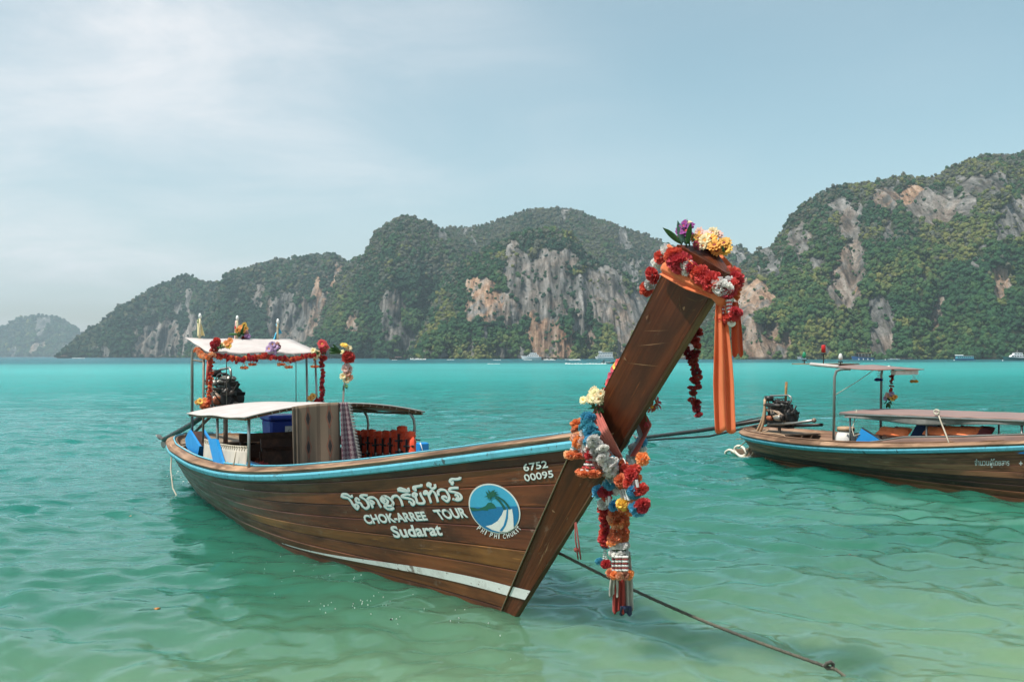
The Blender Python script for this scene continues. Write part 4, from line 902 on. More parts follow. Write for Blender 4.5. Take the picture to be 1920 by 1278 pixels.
# rug over the front edge of the roof
rug = thing('patterned_rug', 'fringed tribal patterned rug hung over the front of the roof', 'rug', H1.W(-3.9, .2, .8), H1.rz); o_ = Vector((-3.9, .2, .8))
def rug_mat():
    t = NT('woven_rug'); v = t.coord('UV'); s_ = t.node('ShaderNodeSeparateXYZ'); t.l.new(v, s_.inputs[0]); u, w = s_.outputs[0], s_.outputs[1]
    def tri(x, k): return t.math('ABSOLUTE', t.math('SUBTRACT', t.math('FRACT', t.math('MULTIPLY', x, k)), .5))
    band = t.math('FRACT', t.math('MULTIPLY', u, 4.0)); zig = t.math('ADD', tri(w, 26), t.math('MULTIPLY', tri(u, 12), 1.0))
    line = t.rng(t.math('ABSOLUTE', t.math('SUBTRACT', band, .5)), .33, .35, smooth=False); z2 = t.math('GREATER_THAN', t.math('FRACT', t.math('MULTIPLY', zig, 3.0)), .58)
    dia = t.math('ADD', t.math('MULTIPLY', tri(w, 1.7), .8), t.math('MULTIPLY', tri(u, 2.0), 2.1)); d1 = t.math('LESS_THAN', dia, .20); d2 = t.math('LESS_THAN', t.math('ABSOLUTE', t.math('SUBTRACT', dia, .30)), .035)
    n = t.noise(t.coord('UV', (90, 140, 1)), 1, 3, .6)
    c = t.mix(t.rng(n, .35, .65), (.165, .112, .072), (.27, .195, .13)); c = t.mix(t.math('MULTIPLY', t.math('MULTIPLY', line, z2), .95), c, (.035, .02, .014)); c = t.mix(t.math('MULTIPLY', d1, .9), c, (.022, .016, .017)); c = t.mix(t.math('MULTIPLY', d2, .9), c, (.24, .06, .03))
    t.bump(n, .3, .004); return t.done(c, .95, sheen=.2)
M_RUG = rug_mat(); M_RUGE = cloth('brown_rug_edge', (.16, .12, .085), (.12, .09, .06), .95, 200)
def rugpiece(y0, y1, z0, z1, name, mat, x0=-3.885, slant=0.0, parent=rug, pleat=.012):
    n1, n2 = 26, 22; P = []; U = []
    for i in range(n1):
        f = i/(n1-1); y = y0+(y1-y0)*f
        for j in range(n2):
            g = j/(n2-1); top_ = arch(y, -3.93)+.035; z = top_+(z0-top_)*g
            P.append((x0+pleat*math.sin(f*9+g*1.2)*(.3+g)+.05*g, y+slant*g*f, z)); U.append((f, g*1.4))
    mb = MB(off=o_); mb.slab(P, n1, n2, .008, True, U); return mb.build(name, mat, parent)
yl = H1.cross(556, 800, -3.885).y; ym = H1.cross(636, 800, -3.885).y; yr = H1.cross(650, 800, -3.885).y; zlow = H1.cross(600, 884, -3.85).z
rugpiece(yl, ym, zlow, 0, 'woven_panel', M_RUG); rugpiece(yl-.055, yl+.01, zlow, 0, 'rolled_edge', M_RUGE, -3.875)
def rug2_mat():
    t = NT('plum_diamond_weave'); v = t.coord('UV', (5, 13, 1), rot=(0, 0, .785)); ch = t.node('ShaderNodeTexChecker'); ch.inputs['Scale'].default_value = 1.0; t.l.new(v, ch.inputs[0]); t.set(ch.inputs[1], (.13, .065, .085, 1)); t.set(ch.inputs[2], (.40, .36, .34, 1))
    return t.done(t.mix(t.rng(t.noise(t.coord('UV', (80, 120, 1)), 1, 2), .4, .6), ch.outputs[0], (.17, .085, .105)), .95)
rugpiece(ym, yr, zlow+.04, 0, 'folded_back_panel', rug2_mat(), -3.86, .12); 
mb = MB(off=o_)
for k in range(60):
    g = k/59; y = yr+.12*g; z = arch(yr, -3.93)+.03+(zlow+.04-arch(yr, -3.93)-.03)*g; mb.tube([(-3.86+.05*g, y, z), (-3.855+.05*g, y+.045, z-.012+.01*math.sin(k*2.1))], .006, 4)
mb.build('fringe', cloth('rug_fringe', (.55, .52, .46), None, .95), rug)
# life jackets hung along the far rail
def jacket(parent, mat, o_, x, y, z, rz=0, tilt=0):
    """two puffed front panels, collar, dark straps"""
    M = Matrix.Translation((x, y, z)) @ Matrix.Rotation(rz, 4, 'Z') @ Matrix.Rotation(tilt, 4, 'Y')
    def puff(name, cx, cz, sx, sz, mat, th=.045, lean=0):
        mb = MB(off=o_); V = []; n = 10
        for face in (-1, 1):
            for i in range(n+1):
                for j in range(n+1):
                    u, w = i/n*2-1, j/n*2-1; k = max(0, (1-u**4)*(1-w**4))**.5
                    V.append(M @ Vector((cx+u*sx*(1-.10*w*w)+lean*w, face*th*(k*(1+.16*math.sin(w*7+cx*30)*math.cos(u*5))), cz+w*sz*(1-.06*u*u))))
        F_ = []
        for f_ in range(2):
            b_ = f_*(n+1)**2
            for i in range(n):
                for j in range(n):
                    q = (b_+i*(n+1)+j, b_+(i+1)*(n+1)+j, b_+(i+1)*(n+1)+j+1, b_+i*(n+1)+j+1); F_.append(q if f_ else q[::-1])
        mb.add(V, F_, True); return mb.build(name, mat, parent)
    puff('front_panel', -.058, -.02, .055, .17, mat, .05, .008); puff('front_panel', .062, -.03, .052, .17, mat, .045, -.01); puff('collar', .0, .155, .075, .05, mat, .05)
    for zz_ in (-.10, .03):
        mb = MB(off=o_); mb.tube([M @ Vector((a, -.062 if abs(a) < .1 else -.01, zz_+.01*a)) for a in (-.115, -.06, 0, .06, .115)], .012, 5); mb.build('strap', M_STRAP, parent)
    mb = MB(off=o_); mb.box(M @ Vector((0, -.055, -.04)), (.022, .02, .30), rot=(0, 0, rz)); mb.build('zip_band', M_STRAP, parent)
    mb = MB(off=o_); mb.lathe([(.0, -.003), (.022, -.002), (.022, .002), (0, .003)], 10, M @ Vector((.06, -.078, -.08)), Matrix.Rotation(rz, 3, 'Z') @ Matrix.Rotation(R(90), 3, 'X')); mb.build('badge', paint('jacket_badge', (.34, .40, .38), .6, .3), parent)
order = ['first', 'second', 'third', 'fourth', 'fifth', 'sixth', 'seventh', 'eighth']
for k in range(8):
    s = -5.62+k*.235; y = .90; z = .84+.012*k+(.07 if k == 6 else 0); o_ = Vector((s, y, z-.18))
    j = thing('life_jacket', 'orange life jacket, %s from the rug in the row hung along the far rail' % order[k], 'life jacket', H1.W(*o_), H1.rz, 'life jackets hung along the far rail')
    jacket(j, M_JACKET, o_, s, y, z+.01*(k % 3), .12*math.sin(k*2.3), .10*math.sin(k*1.7))
ln = thing('jacket_line', 'taut rope the life jackets hang from', 'rope', H1.W(-4.8, .96, 1.0), H1.rz); mb = MB(off=(-4.8, .96, 1.0)); mb.tube([(s, .955, 1.02+.012*(s+5.8)-.02*math.sin((s+5.8)/2*math.pi)) for s in np.linspace(-5.8, -3.85, 12)], .010, 6); mb.build('rope', M_RUBBER, ln)
q = H1.side(792, 841, .80); o_ = Vector((q.x, q.y, .95)); fb = thing('blue_float', 'small blue block with white cord beside the front roof post', 'float', H1.W(*o_), H1.rz)
mb = MB(off=o_); mb.box((q.x, q.y, q.z-.01), (.10, .12, .16), bev=.012); mb.build('block', M_BLUE, fb); mb = MB(off=o_); mb.tube([(q.x+.052, q.y-.05, q.z+.075), (q.x+.056, q.y, q.z-.09)], .005, 5); mb.build('cord', M_WHITEP, fb)
# ------------------------------------------------------------------ engines
def engine(H, o_, label, scale=1.0, tail=(-4.4, -.78), tiller=(1.5, .12), mast=False, guard=True, red=True):
    e = thing('longtail_engine', label, 'engine', H.W(*o_), H.rz, 'longtail engines'); S = scale
    rg = random.Random(int(abs(o_[0]*100)))
    def b_(name, c, s, mat, rot=None, bev=.012): mb = MB(); mb.box([q*S for q in c], [q*S for q in s], rot, bev*S); return mb.build(name, mat, e)
    def t_(name, pts, r, mat, n=8): mb = MB(); mb.tube([[q*S for q in p] for p in pts], r*S, n); return mb.build(name, mat, e)
    def l_(name, prof, c, mat, ax='X', n=18):
        mb = MB(); M = {'X': Matrix.Rotation(R(90), 3, 'Y'), 'Y': Matrix.Rotation(R(90), 3, 'X'), 'Z': Matrix.Identity(3)}[ax]
        mb.lathe([(r*S, z*S) for r, z in prof], n, [q*S for q in c], M); return mb.build(name, mat, e)
    b_('engine_block', (0, 0, .20), (.50, .24, .26), M_IRON); b_('oil_pan', (0, 0, .045), (.42, .20, .09), M_IRON); b_('cylinder_head', (0, .01, .375), (.48, .19, .10), M_IRON); b_('rocker_cover', (0, .02, .455), (.44, .14, .07), M_ALU if red else M_IRON, None, .03)
    for k in range(4):
        t_('intake_runner', [(-.17+k*.115, -.06, .38), (-.17+k*.115, -.14, .42), (-.17+k*.115, -.19, .38)], .028, M_ALU if k % 2 else M_IRON); t_('spark_lead', [(-.16+k*.11, .03, .47), (-.13+k*.1, -.05, .53), (.0, -.12, .50), (.08, -.17, .42)], .008, M_RUBBER, 6)
    t_('exhaust_pipe', [(-.22, -.16, .30), (-.05, -.19, .29), (.14, -.18, .27), (.24, -.15, .20), (.26, -.12, .05)], .032, M_RUST); t_('intake_manifold', [(-.24, -.20, .40), (.22, -.20, .40)], .036, M_ALU if red else M_IRON)
    l_('fan_hub', [(0, -.03), (.05, -.03), (.05, .03), (0, .03)], (.33, 0, .26), M_IRON)
    l_('flywheel', [(.10, -.02), (.155, -.02), (.155, .02), (.10, .02)], (.31, 0, .20), M_IRON, n=24)
    for k in range(6):
        a = k*math.pi/3; mb = MB(); mb.box((.335*S, .085*S*math.cos(a), .26*S+.085*S*math.sin(a)), (.012*S, .15*S, .045*S), rot=Matrix.Rotation(a, 3, 'X') @ Matrix.Rotation(.4, 3, 'Y')); mb.build('fan_blade', M_IRON, e)
    l_('alternator', [(0, -.08), (.05, -.08), (.062, -.06), (.062, .06), (.05, .08), (0, .08)], (.14, -.19, .17), M_ALU); l_('pulley', [(.03, -.015), (.06, -.015), (.045, 0), (.06, .015), (.03, .015)], (.27, -.19, .17), M_RUSTRED if red else M_IRON)
    l_('oil_filter', [(0, -.06), (.045, -.06), (.045, .06), (0, .06)], (-.08, -.20, .15), M_RUSTRED); l_('air_filter', [(0, -.05), (.085, -.05), (.09, 0), (.085, .05), (0, .05)], (-.22, -.10, .52), M_IRON, 'Z'); l_('starter', [(0, -.09), (.045, -.09), (.045, .09), (0, .09)], (-.18, .16, .14), M_IRON)
    l_('fuel_pump', [(0, -.04), (.035, -.04), (.04, 0), (.03, .04), (0, .04)], (.02, -.17, .24), M_RUSTRED if red else M_ALU, 'Y')
    for k in range(9):
        p0 = Vector((rg.uniform(-.24, .24), -.15, rg.uniform(.1, .42))); p1 = Vector((rg.uniform(-.26, .28), -.2, rg.uniform(.02, .46))); md_ = (p0+p1)/2+Vector((0, -.07, rg.uniform(-.08, .06)))
        t_('hose', [p0, p0*.6+md_*.4, md_, p1*.6+md_*.4, p1], rg.choice((.008, .011, .015)), rg.choice((M_RUBBER, M_RUBBER, M_TANH, M_RUST)), 6)
    if guard: t_('lifting_frame', [(-.32, -.02, .02), (-.33, -.02, .50), (-.27, -.02, .57), (.22, -.02, .60), (.30, -.02, .57), (.32, -.02, .50), (.24, -.02, .42)], .017, M_STEEL)
    b_('mounting_plate', (-.02, 0, -.02), (.62, .16, .03), M_IRON, None, .004); t_('swivel_post', [(-.04, 0, -.03), (-.04, 0, -.42)], .032, M_RUST)
    b_('gearbox', (-.34, 0, .10), (.20, .16, .18), M_RUSTRED if red else M_IRON)
    ex, ez = tail; t_('shaft_tube', [(-.40, 0, .10), (ex*.5, 0, (ez+.10)*.5), (ex, 0, ez)], .042, M_IRON); t_('shaft_stay', [(-.42, 0, .03), (ex*.45, 0, ez*.45-.09), (ex*.93, 0, ez-.02)], .022, M_IRON); t_('shaft_stay', [(-.42, .02, .17), (ex*.4, .01, ez*.4+.1)], .012, M_IRON)
    pr = l_('propeller', [(0, -.10), (.03, -.08), (.042, 0), (.036, .08), (0, .13)], (ex-.05, 0, ez), M_ALU)
    for k in range(3):
        a = k*2.094+.5; mb = MB(); P = []
        for i in range(6):
            for j in range(5):
                r = .03+.12*i/5; w = .055*math.sin((i+.7)/6*math.pi)**.6*(j/2-1); tw = .9-.5*i/5
                P.append(((ex-.05)*S+w*math.cos(tw)*S, (r*math.cos(a)-w*math.sin(tw)*math.sin(a))*S, ez*S+(r*math.sin(a)+w*math.sin(tw)*math.cos(a))*S))
        mb.slab(P, 6, 5, .008*S); mb.build('blade', M_ALU, pr)
    tx, tz = tiller; t_('tiller', [(-.2, -.14, .02), (tx*.5, -.15, tz*.5), (tx, -.15, tz)], .026, M_STEEL); l_('tiller_knob', [(0, -.04), (.035, -.03), (.045, 0), (.035, .03), (0, .04)], (tx, -.15, tz), M_RUST, 'Y')
    if mast: t_('wooden_stick', [(.1, .03, .45), (.12, .03, .85)], .024, wood('stick_wood', (.25, .11, .03), (.42, .22, .07), uvk='Object')); t_('lower_bar', [(-.1, .1, -.02), (tx*.95, .1, tz-.09)], .03, M_IRON)
    return e
engine(H1, (-8.55, -.05, 1.16), 'black longtail engine with rusty pulleys under the white stern awning', 1.12, (-4.1, -.66), (1.05, .14), guard=True)
# stern line trailing in the water
rp = thing('stern_rope', 'pale rope trailing from the stern into the water', 'rope', H1.W(-9.6, -.7, .7), H1.rz); o_ = Vector((-9.6, -.7, .7))
a = [H1.side(355, 834, -.55), H1.side(338, 837, -.68), H1.side(322, 850, -.74), H1.side(320, 880, -.78), H1.side(324, 915, -.8), H1.side(336, 938, -.8)]
mb = MB(off=o_); mb.tube(a, .010, 6); mb.build('rope', M_ROPE, rp)
# ================================================================== FLOWERS, GARLANDS, SCARVES
FC = {'red': ((.58, .020, .016), (.74, .065, .045)), 'deepred': ((.36, .012, .018), (.50, .025, .03)), 'pink': ((.62, .03, .07), (.74, .09, .13)), 'orange': ((.82, .20, .045), (.90, .36, .12)), 'peach': ((.84, .40, .20), (.88, .52, .32)),
      'white': ((.80, .78, .74), (.88, .86, .84)), 'blue': ((.03, .36, .56), (.14, .52, .68)), 'yellow': ((.78, .42, .03), (.86, .58, .10)), 'cream': ((.80, .68, .34), (.86, .78, .52)), 'purple': ((.22, .02, .22), (.40, .05, .34)),
      'lilac': ((.48, .30, .55), (.60, .44, .64)), 'palepink': ((.74, .42, .36), (.80, .58, .52)), 'gold': ((.78, .30, .02), (.85, .46, .05)), 'navy': ((.03, .03, .26), (.06, .06, .40)), 'green': ((.03, .11, .025), (.06, .19, .04)), 'teal': ((.05, .17, .13), (.14, .28, .22)), 'darkred': ((.24, .012, .012), (.36, .03, .03))}
def pm(c): return petal('petals_'+c, *FC[c])
FM = {}
def ruff_mesh(k):
    if ('ruff', k) in FM: return FM['ruff', k]
    rg = np.random.default_rng(k); V = []; F_ = []; n = 110
    for i in range(n):
        ph = math.acos(1-2*(i+.5)/n); th = i*2.39996+rg.normal()*.2; d = Vector((math.sin(ph)*math.cos(th), math.sin(ph)*math.sin(th), math.cos(ph)*.85)); a = d.orthogonal().normalized(); a.rotate(Matrix.Rotation(rg.uniform(0, 6.28), 3, d)); c = d.cross(a).normalized()
        r = rg.uniform(.78, 1.06); w = rg.uniform(.18, .30); b = len(V); V.append(d*.2)
        for q in (-1, -.33, .33, 1): V.append(d*r*(1-.05*abs(q))+a*w*q+c*rg.uniform(-.16, .16))
        F_ += [(b, b+1, b+2), (b, b+2, b+3), (b, b+3, b+4)]
    mb = MB(); mb.add(V, F_); FM['ruff', k] = mb.mesh('ruffled_flower', pm('red')); return FM['ruff', k]
def daisy_mesh(col, cen, k=0, n=13, wide=.17, cup=.15):
    key = ('daisy', col, cen, k, n)
    if key in FM: return FM[key]
    rg = np.random.default_rng(k+5); mb = MB()
    for layer in range(2):
        for i in range(n):
            a = 2*math.pi*(i+.5*layer)/n+rg.normal()*.05; c, s = math.cos(a), math.sin(a); L = (1 if layer == 0 else .78)*rg.uniform(.9, 1.06); z0 = .05*layer; cu = cup+.18*layer+rg.normal()*.04; P = []
            for (r, w, z) in ((.12, .05, 0), (.45*L, wide*.9, cu*.7), (.8*L, wide, cu), (L, wide*.25, cu*.8)):
                for q in (-1, 0, 1): P.append((r*c-q*w*s, r*s+q*w*c, z0+z+(.035 if q else 0)))
            mb.grid(P, 4, 3, False)
    mb.cur = 1; mb.lathe([(0.27, .06), (.25, .16), (.15, .22), (0, .24)], 10); FM[key] = mb.mesh('daisy', [pm(col), pm(cen)]); return FM[key]
def tulip_mesh(col):
    key = ('tulip', col)
    if key in FM: return FM[key]
    mb = MB()
    for i in range(6):
        a = i*math.pi/3; P = []
        for j in range(6):
            f = j/5; r = .55*math.sin(f*2.1)+.08; z = f*1.4-.7; w = .42*math.sin((f*.85+.12)*math.pi)
            for q in (-1, 0, 1): P.append((r*math.cos(a+q*w), r*math.sin(a+q*w), z+(.1*(1-abs(q)) if j == 5 else 0)))
        mb.grid(P, 6, 3)
    FM[key] = mb.mesh('tulip', pm(col)); return FM[key]
def leaf_mesh(k=0):
    key = ('leaf', k)
    if key in FM: return FM[key]
    mb = MB(); P = []
    for j in range(7):
        f = j/6; w = .22*math.sin(f*math.pi)**.8*(1 if k == 0 else .55)+.01
        for q in (-1, 0, 1): P.append((q*w, .25*f*f, f+(.04 if q == 0 else .08*abs(q)*0)))
    mb.slab(P, 7, 3, .012); FM[key] = mb.mesh('leaf', pm('green')); return FM[key]
def orient(d, spin=None):
    q = Vector(d).to_track_quat('Z', 'Y'); return (q.to_matrix() @ Matrix.Rotation(random.uniform(0, 6.28) if spin is None else spin, 3, 'Z')).to_euler()
class Bunch:
    """a thing made of flowers; positions in boat coordinates"""
    def __init__(s, name, label, cat, o_, group=None, H=None, root=None):
        s.o = Vector(o_); H = H or H1; s.H = H
        s.e = thing(name, label, cat, H.W(*s.o), H.rz, group)
    def ruff(s, p, r, col, d=None, flat=1.0, name='flower'):
        d = d or (random.gauss(0, 1), random.gauss(0, 1), random.gauss(0, 1)+.3); ob = put(ruff_mesh(random.randrange(4)), name, s.e, Vector(p)-s.o, orient(d), (r*1.15*random.uniform(.78, 1.2), r*1.15*random.uniform(.85, 1.2), r*1.15*flat*random.uniform(.8, 1.2)), pm(col)); return ob
    def daisy(s, p, r, col, d=(-.6, -.6, .5), cen='gold', n=13, wide=.17, cup=.15):
        d = Vector(d); d = (d.dot(s.H.h), d.dot(s.H.port), d.z)          # given as seen: x to the right, y away
        return put(daisy_mesh(col, cen, random.randrange(2), n, wide, cup), 'flower', s.e, Vector(p)-s.o, orient(d), r)
    def tulip(s, p, r, col, d=(0, 0, 1)): return put(tulip_mesh(col), 'flower', s.e, Vector(p)-s.o, orient(d), r)
    def leaf(s, p, L, d, col='green', k=0): return put(leaf_mesh(k), 'leaf', s.e, Vector(p)-s.o, orient(d), L, pm(col))
    def tube(s, pts, r, mat, name='stem', n=6): mb = MB(off=s.o); mb.tube(pts, r, n); return mb.build(name, mat, s.e)
    def beads(s, a, b, r, n, col='white', name='bead_string', col2=None):
        a, b = Vector(a), Vector(b); mb = MB(off=s.o)
        for i in range(n):
            c = a.lerp(b, i/max(1, n-1)); mb.cur = (i % 2) if col2 else 0
            for k in range(5):
                an = k*1.2566+i; c2 = c+Vector((math.cos(an), math.sin(an), 0))*r*.55; mb.lathe([(0, -r*.55), (r*.5, -r*.2), (r*.42, r*.35), (0, r*.6)], 5, c2)
        return mb.build(name, [pm(col), pm(col2)] if col2 else pm(col), s.e)
    def strand(s, pts, r, cols, step=None, jit=.15, flat=.75):
        pts = [Vector(p) for p in pts]; L = [0]
        for a, b in zip(pts, pts[1:]): L.append(L[-1]+(b-a).length)
        r *= .9; step = (step or r*1.15)*.8; n = max(2, int(L[-1]/step)); A = np.array([tuple(p) for p in pts])
        for i in range(n+1):
            u = L[-1]*i/n; p = Vector([np.interp(u, L, A[:, k]) for k in range(3)]); q = Vector([np.interp(min(u+.01, L[-1]), L, A[:, k])-np.interp(max(0, u-.01), L, A[:, k]) for k in range(3)])
            c = cols(i, n) if callable(cols) else cols[i % len(cols)]
            s.ruff(p+Vector((random.gauss(0, 1), random.gauss(0, 1), random.gauss(0, 1)))*r*jit, r*random.uniform(.88, 1.12), c, q+Vector((random.gauss(0, .25), random.gauss(0, .25), random.gauss(0, .25)))*q.length, flat)
    def malai(s, top, drop, r, cols=('orange', 'peach'), knob='white', strings=3, bead='white', bead2=None):
        """small hanging flower tassel: bead strings ending in a ring of blooms"""
        top = Vector(top); b = top-Vector((0, 0, drop))
        s.ruff(top, r*.42, knob)
        for k in range(strings):
            a = 2*math.pi*k/strings+.4; s.beads(top-Vector((0, 0, r*.3)), b+Vector((math.cos(a), math.sin(a), 0))*r*.7, max(.004, r*.16), 6, bead, col2=bead2)
        for k in range(5):
            a = 2*math.pi*k/5; s.ruff(b+Vector((math.cos(a)*r*.62, math.sin(a)*r*.62, 0)), r*.52, cols[k % len(cols)], (0, 0, 1), .8)
def Sd(px, py, y): return H1.side(px, py, y)
# ---- prow head
rg_ = random.Random(4)
ring = Bunch('prow_garland', 'red and white carnation garland wrapped round the head of the prow', 'garland', (2.1, 0, 2.5))
seq = [(1213, 541, .02, 'red'), (1219, 532, .0, 'white'), (1223, 516, -.06, 'red'), (1231, 494, -.10, 'white'), (1240, 482, -.13, 'red'), (1252, 471, -.15, 'white'), (1262, 478, -.17, 'red'), (1268, 489, -.165, 'red'), (1277, 493, -.16, 'red'), (1283, 500, -.15, 'white'), (1289, 503, -.145, 'white'), (1298, 505, -.135, 'red'), (1306, 512, -.13, 'red'),
       (1315, 515, -.125, 'red'), (1325, 522, -.115, 'red'), (1335, 529, -.105, 'red'), (1341, 535, -.10, 'red'), (1351, 537, -.09, 'white'), (1357, 540, -.08, 'white'), (1362, 547, -.06, 'red'), (1370, 541, -.02, 'red'), (1366, 533, -.02, 'white'), (1378, 526, .05, 'red'), (1374, 520, .06, 'red')]
for px, py, y, c in seq: ring.ruff(Sd(px, py, y), .052*rg_.uniform(.85, 1.1)*(.8 if c == 'white' else 1), c)
for k in range(9): ring.ruff((2.17-.02*k, .10+.012*k, 2.36+.02*k), .05, 'red' if k % 4 else 'white')
for k in range(4): ring.ruff((1.96-.01*k, .14-.07*k, 2.47), .05, 'red' if k % 2 else 'white')
M_ORANGE = cloth('orange_scarf_cloth', (.93, .31, .13), (.88, .22, .07), .85, 350, .42); M_ORANGE2 = cloth('red_orange_scarf_cloth', (.62, .085, .02), (.52, .06, .015), .8, 350, .25); M_ROSE = cloth('faded_red_scarf_cloth', (.48, .10, .075), (.58, .19, .15), .8, 350, .15); M_WCL = cloth('pale_cloth', (.60, .60, .62), (.50, .52, .58), .85, 350, .15); M_GREYR = cloth('grey_white_ribbon', (.46, .43, .38), (.40, .37, .33), .85, 350, .15); M_DRED = cloth('dark_red_ribbon', (.30, .02, .016), (.40, .03, .02), .7, 350, .15); M_NAVYR = cloth('navy_ribbon', (.01, .016, .06), None, .8, 350)
def band(th_, name, up, lo, mat, folds=5, amp=.010, both=True):
    """cloth wrapped over a face of the stem: up/lo are (px, py, y) lines, folds run along it"""
    n1, n2 = 24, 26; U_ = np.array([tuple(Sd(*p)) for p in up]); L_ = np.array([tuple(Sd(*p)) for p in lo]); f = np.linspace(0, 1, n1); P = []
    for sgn in ((1, -1) if both else (1,)):
        P = []; UV = []
        for i in range(n1):
            a = np.array([np.interp(f[i], np.linspace(0, 1, len(U_)), U_[:, k]) for k in range(3)]); b = np.array([np.interp(f[i], np.linspace(0, 1, len(L_)), L_[:, k]) for k in range(3)])
            for j in range(n2):
                g = j/(n2-1); p = a+(b-a)*g; w = amp*(math.sin(g*math.pi*2*folds+1.2*math.sin(f[i]*3))+.5*math.sin(g*math.pi*2*folds*1.7+f[i]*5)); P.append((p[0], sgn*(p[1]-w*.9-.004), p[2]+w*.3)); UV.append((f[i], g))
        mb = MB(off=th_.o); mb.slab(P, n1, n2, .005, True, UV); mb.build(name, mat, th_.e)
def tail(th_, name, top, w0, w1, L, mat, pleats=3, depth=.02, lean=0.0, dirx=(.863, .505), wav=.012):
    """hanging cloth with vertical pleats; width lies across the view"""
    n1, n2 = 30, 26; d = H1.h; P = []; UV = []; ax = Vector((-d.y*0+.5, .86, 0)).normalized()
    ax = Vector((.52, .854, 0))
    for i in range(n1):
        f = i/(n1-1)*2-1
        for j in range(n2):
            g = j/(n2-1); w = w0+(w1-w0)*min(1, g*1.6)**.7; nrm = Vector((ax.y, -ax.x, 0)); off = depth*(.35+.65*min(1, g*2))*math.cos(f*math.pi*pleats+.6*math.sin(g*2.2))+wav*math.sin(g*4+1)
            P.append(Vector(top)+ax*(f*w/2+lean*g)+nrm*off+Vector((0, 0, -L*g+.012*math.cos(f*5)*g))); UV.append((f, g))
    mb = MB(off=th_.o); mb.slab(P, n1, n2, .004, True, UV); return mb.build(name, mat, th_.e)
sf = Bunch('orange_scarf', 'long orange scarf knotted round the prow head with its tail hanging down', 'scarf', (2.2, 0, 2.4))
band(sf, 'wrap', [(1256, 458, -.165), (1300, 493, -.14), (1350, 541, -.075)], [(1238, 514, -.165), (1288, 543, -.14), (1346, 563, -.075)], M_ORANGE, 3, .010)
kn = Sd(1350, 556, -.06); mb = MB(off=sf.o); mb.tube([kn+Vector((-.06, .02, .03)), kn+Vector((-.02, -.012, .012)), kn+Vector((.02, -.01, -.02)), kn+Vector((.0, .02, -.06))], [.022, .034, .036, .024], 10); mb.build('knot', M_ORANGE, sf.e)
tp = Sd(1349, 566, -.06); tail(sf, 'tail', tp, .045, .112, .735, M_ORANGE, 1.8, .024, .035, wav=.02)
tail(sf, 'short_tail', tp+Vector((.05, .07, -.0)), .03, .06, .30, M_ORANGE2, 1.2, .012, .02)
tm = Bunch('prow_tassel', 'small red and white flower tassel hanging beside the orange scarf', 'tassel', Sd(1365, 570, -.03))
for a, b in (((1357, 566), (1354, 590)), ((1366, 564), (1370, 588))): tm.beads(Sd(*a, -.05), Sd(*b, -.05), .017, 8, 'white', col2='red')
for px, py, c, r in ((1350, 594, 'red', .034), (1358, 599, 'red', .036), (1369, 597, 'red', .036), (1378, 590, 'red', .038), (1352, 604, 'white', .026), (1371, 604, 'white', .022), (1382, 583, 'red', .03)): tm.ruff(Sd(px, py, -.04), r, c)
hs = Bunch('hanging_garland', 'dark red flower strand hanging behind the prow', 'garland', Sd(1304, 620, .17))
pts = [Sd(1309, 612, .15), Sd(1304, 640, .17), Sd(1301, 675, .17), Sd(1306, 705, .17), Sd(1303, 740, .17), Sd(1309, 778, .17)]
hs.strand(pts, .030, ['deepred', 'deepred', 'darkred'], .026, .35); hs.strand([Sd(1287, 655, .17), Sd(1292, 668, .17), Sd(1300, 682, .17)], .028, ['deepred'], .03); hs.tube(pts, .005, pm('green'), 'string')
# ---- bouquets on the prow head
pb = Bunch('orchid_bouquet', 'purple orchid bouquet with grey green leaves on top of the prow', 'bouquet', (2.02, -.1, 2.66))
for k in range(9): pb.leaf(Sd(1283+rg_.uniform(-8, 8), 458, -.10+rg_.uniform(-.03, .05)), rg_.uniform(.09, .15), (rg_.uniform(-.7, .7), rg_.uniform(-.7, .5), 1), 'teal' if k % 2 else 'green', 1)
for px, py, r in ((1279, 437, .028), (1287, 433, .03), (1274, 432, .022), (1282, 424, .022), (1291, 440, .024), (1296, 424, .02), (1284, 418, .018), (1272, 446, .018), (1279, 450, .02)): pb.daisy(Sd(px, py, -.09+rg_.uniform(-.03, .03)), r*1.35, 'purple', (-.5, -.7, .5), 'pink', 6, .30)
pb.daisy(Sd(1292, 421, -.05), .028, 'cream', (-.4, -.7, .6), 'green', 7, .25)
for px, py in ((1287, 458), (1278, 458), (1293, 455)): pb.tube([Sd(px, 462, -.08), Sd(px-2, py-22, -.08)], .005, pm('green'))
yb = Bunch('yellow_bouquet', 'yellow and peach daisies lying on top of the prow', 'bouquet', (2.06, .03, 2.66))
for px, py, y, r, c, n in ((1310, 448, .0, .042, 'yellow', 9), (1322, 452, .0, .045, 'cream', 8), (1332, 449, .03, .042, 'gold', 12), (1340, 461, .02, .045, 'gold', 13), (1357, 457, .10, .046, 'yellow', 13), (1361, 468, .10, .040, 'yellow', 13), (1344, 470, .04, .035, 'gold', 12), (1326, 440, .04, .034, 'palepink', 8), (1312, 436, .03, .032, 'palepink', 8), (1337, 437, .07, .038, 'cream', 10), (1345, 441, .09, .036, 'palepink', 9), (1319, 461, -.02, .030, 'cream', 8), (1306, 459, -.04, .026, 'deepred', 6), (1313, 463, -.03, .024, 'darkred', 6), (1300, 446, -.02, .03, 'yellow', 8)):
    yb.daisy(Sd(px, py, y), r*1.1, c, (-.4+rg_.uniform(-.3, .3), -.8, .5+rg_.uniform(-.3, .4)), 'darkred' if c in ('gold', 'yellow') else 'gold', n, .2)
for k in range(8): yb.leaf(Sd(1310+k*7, 464+k*1.2, .0+.01*k), .07, (rg_.uniform(-.8, .8), rg_.uniform(-.8, .2), .8), 'green')
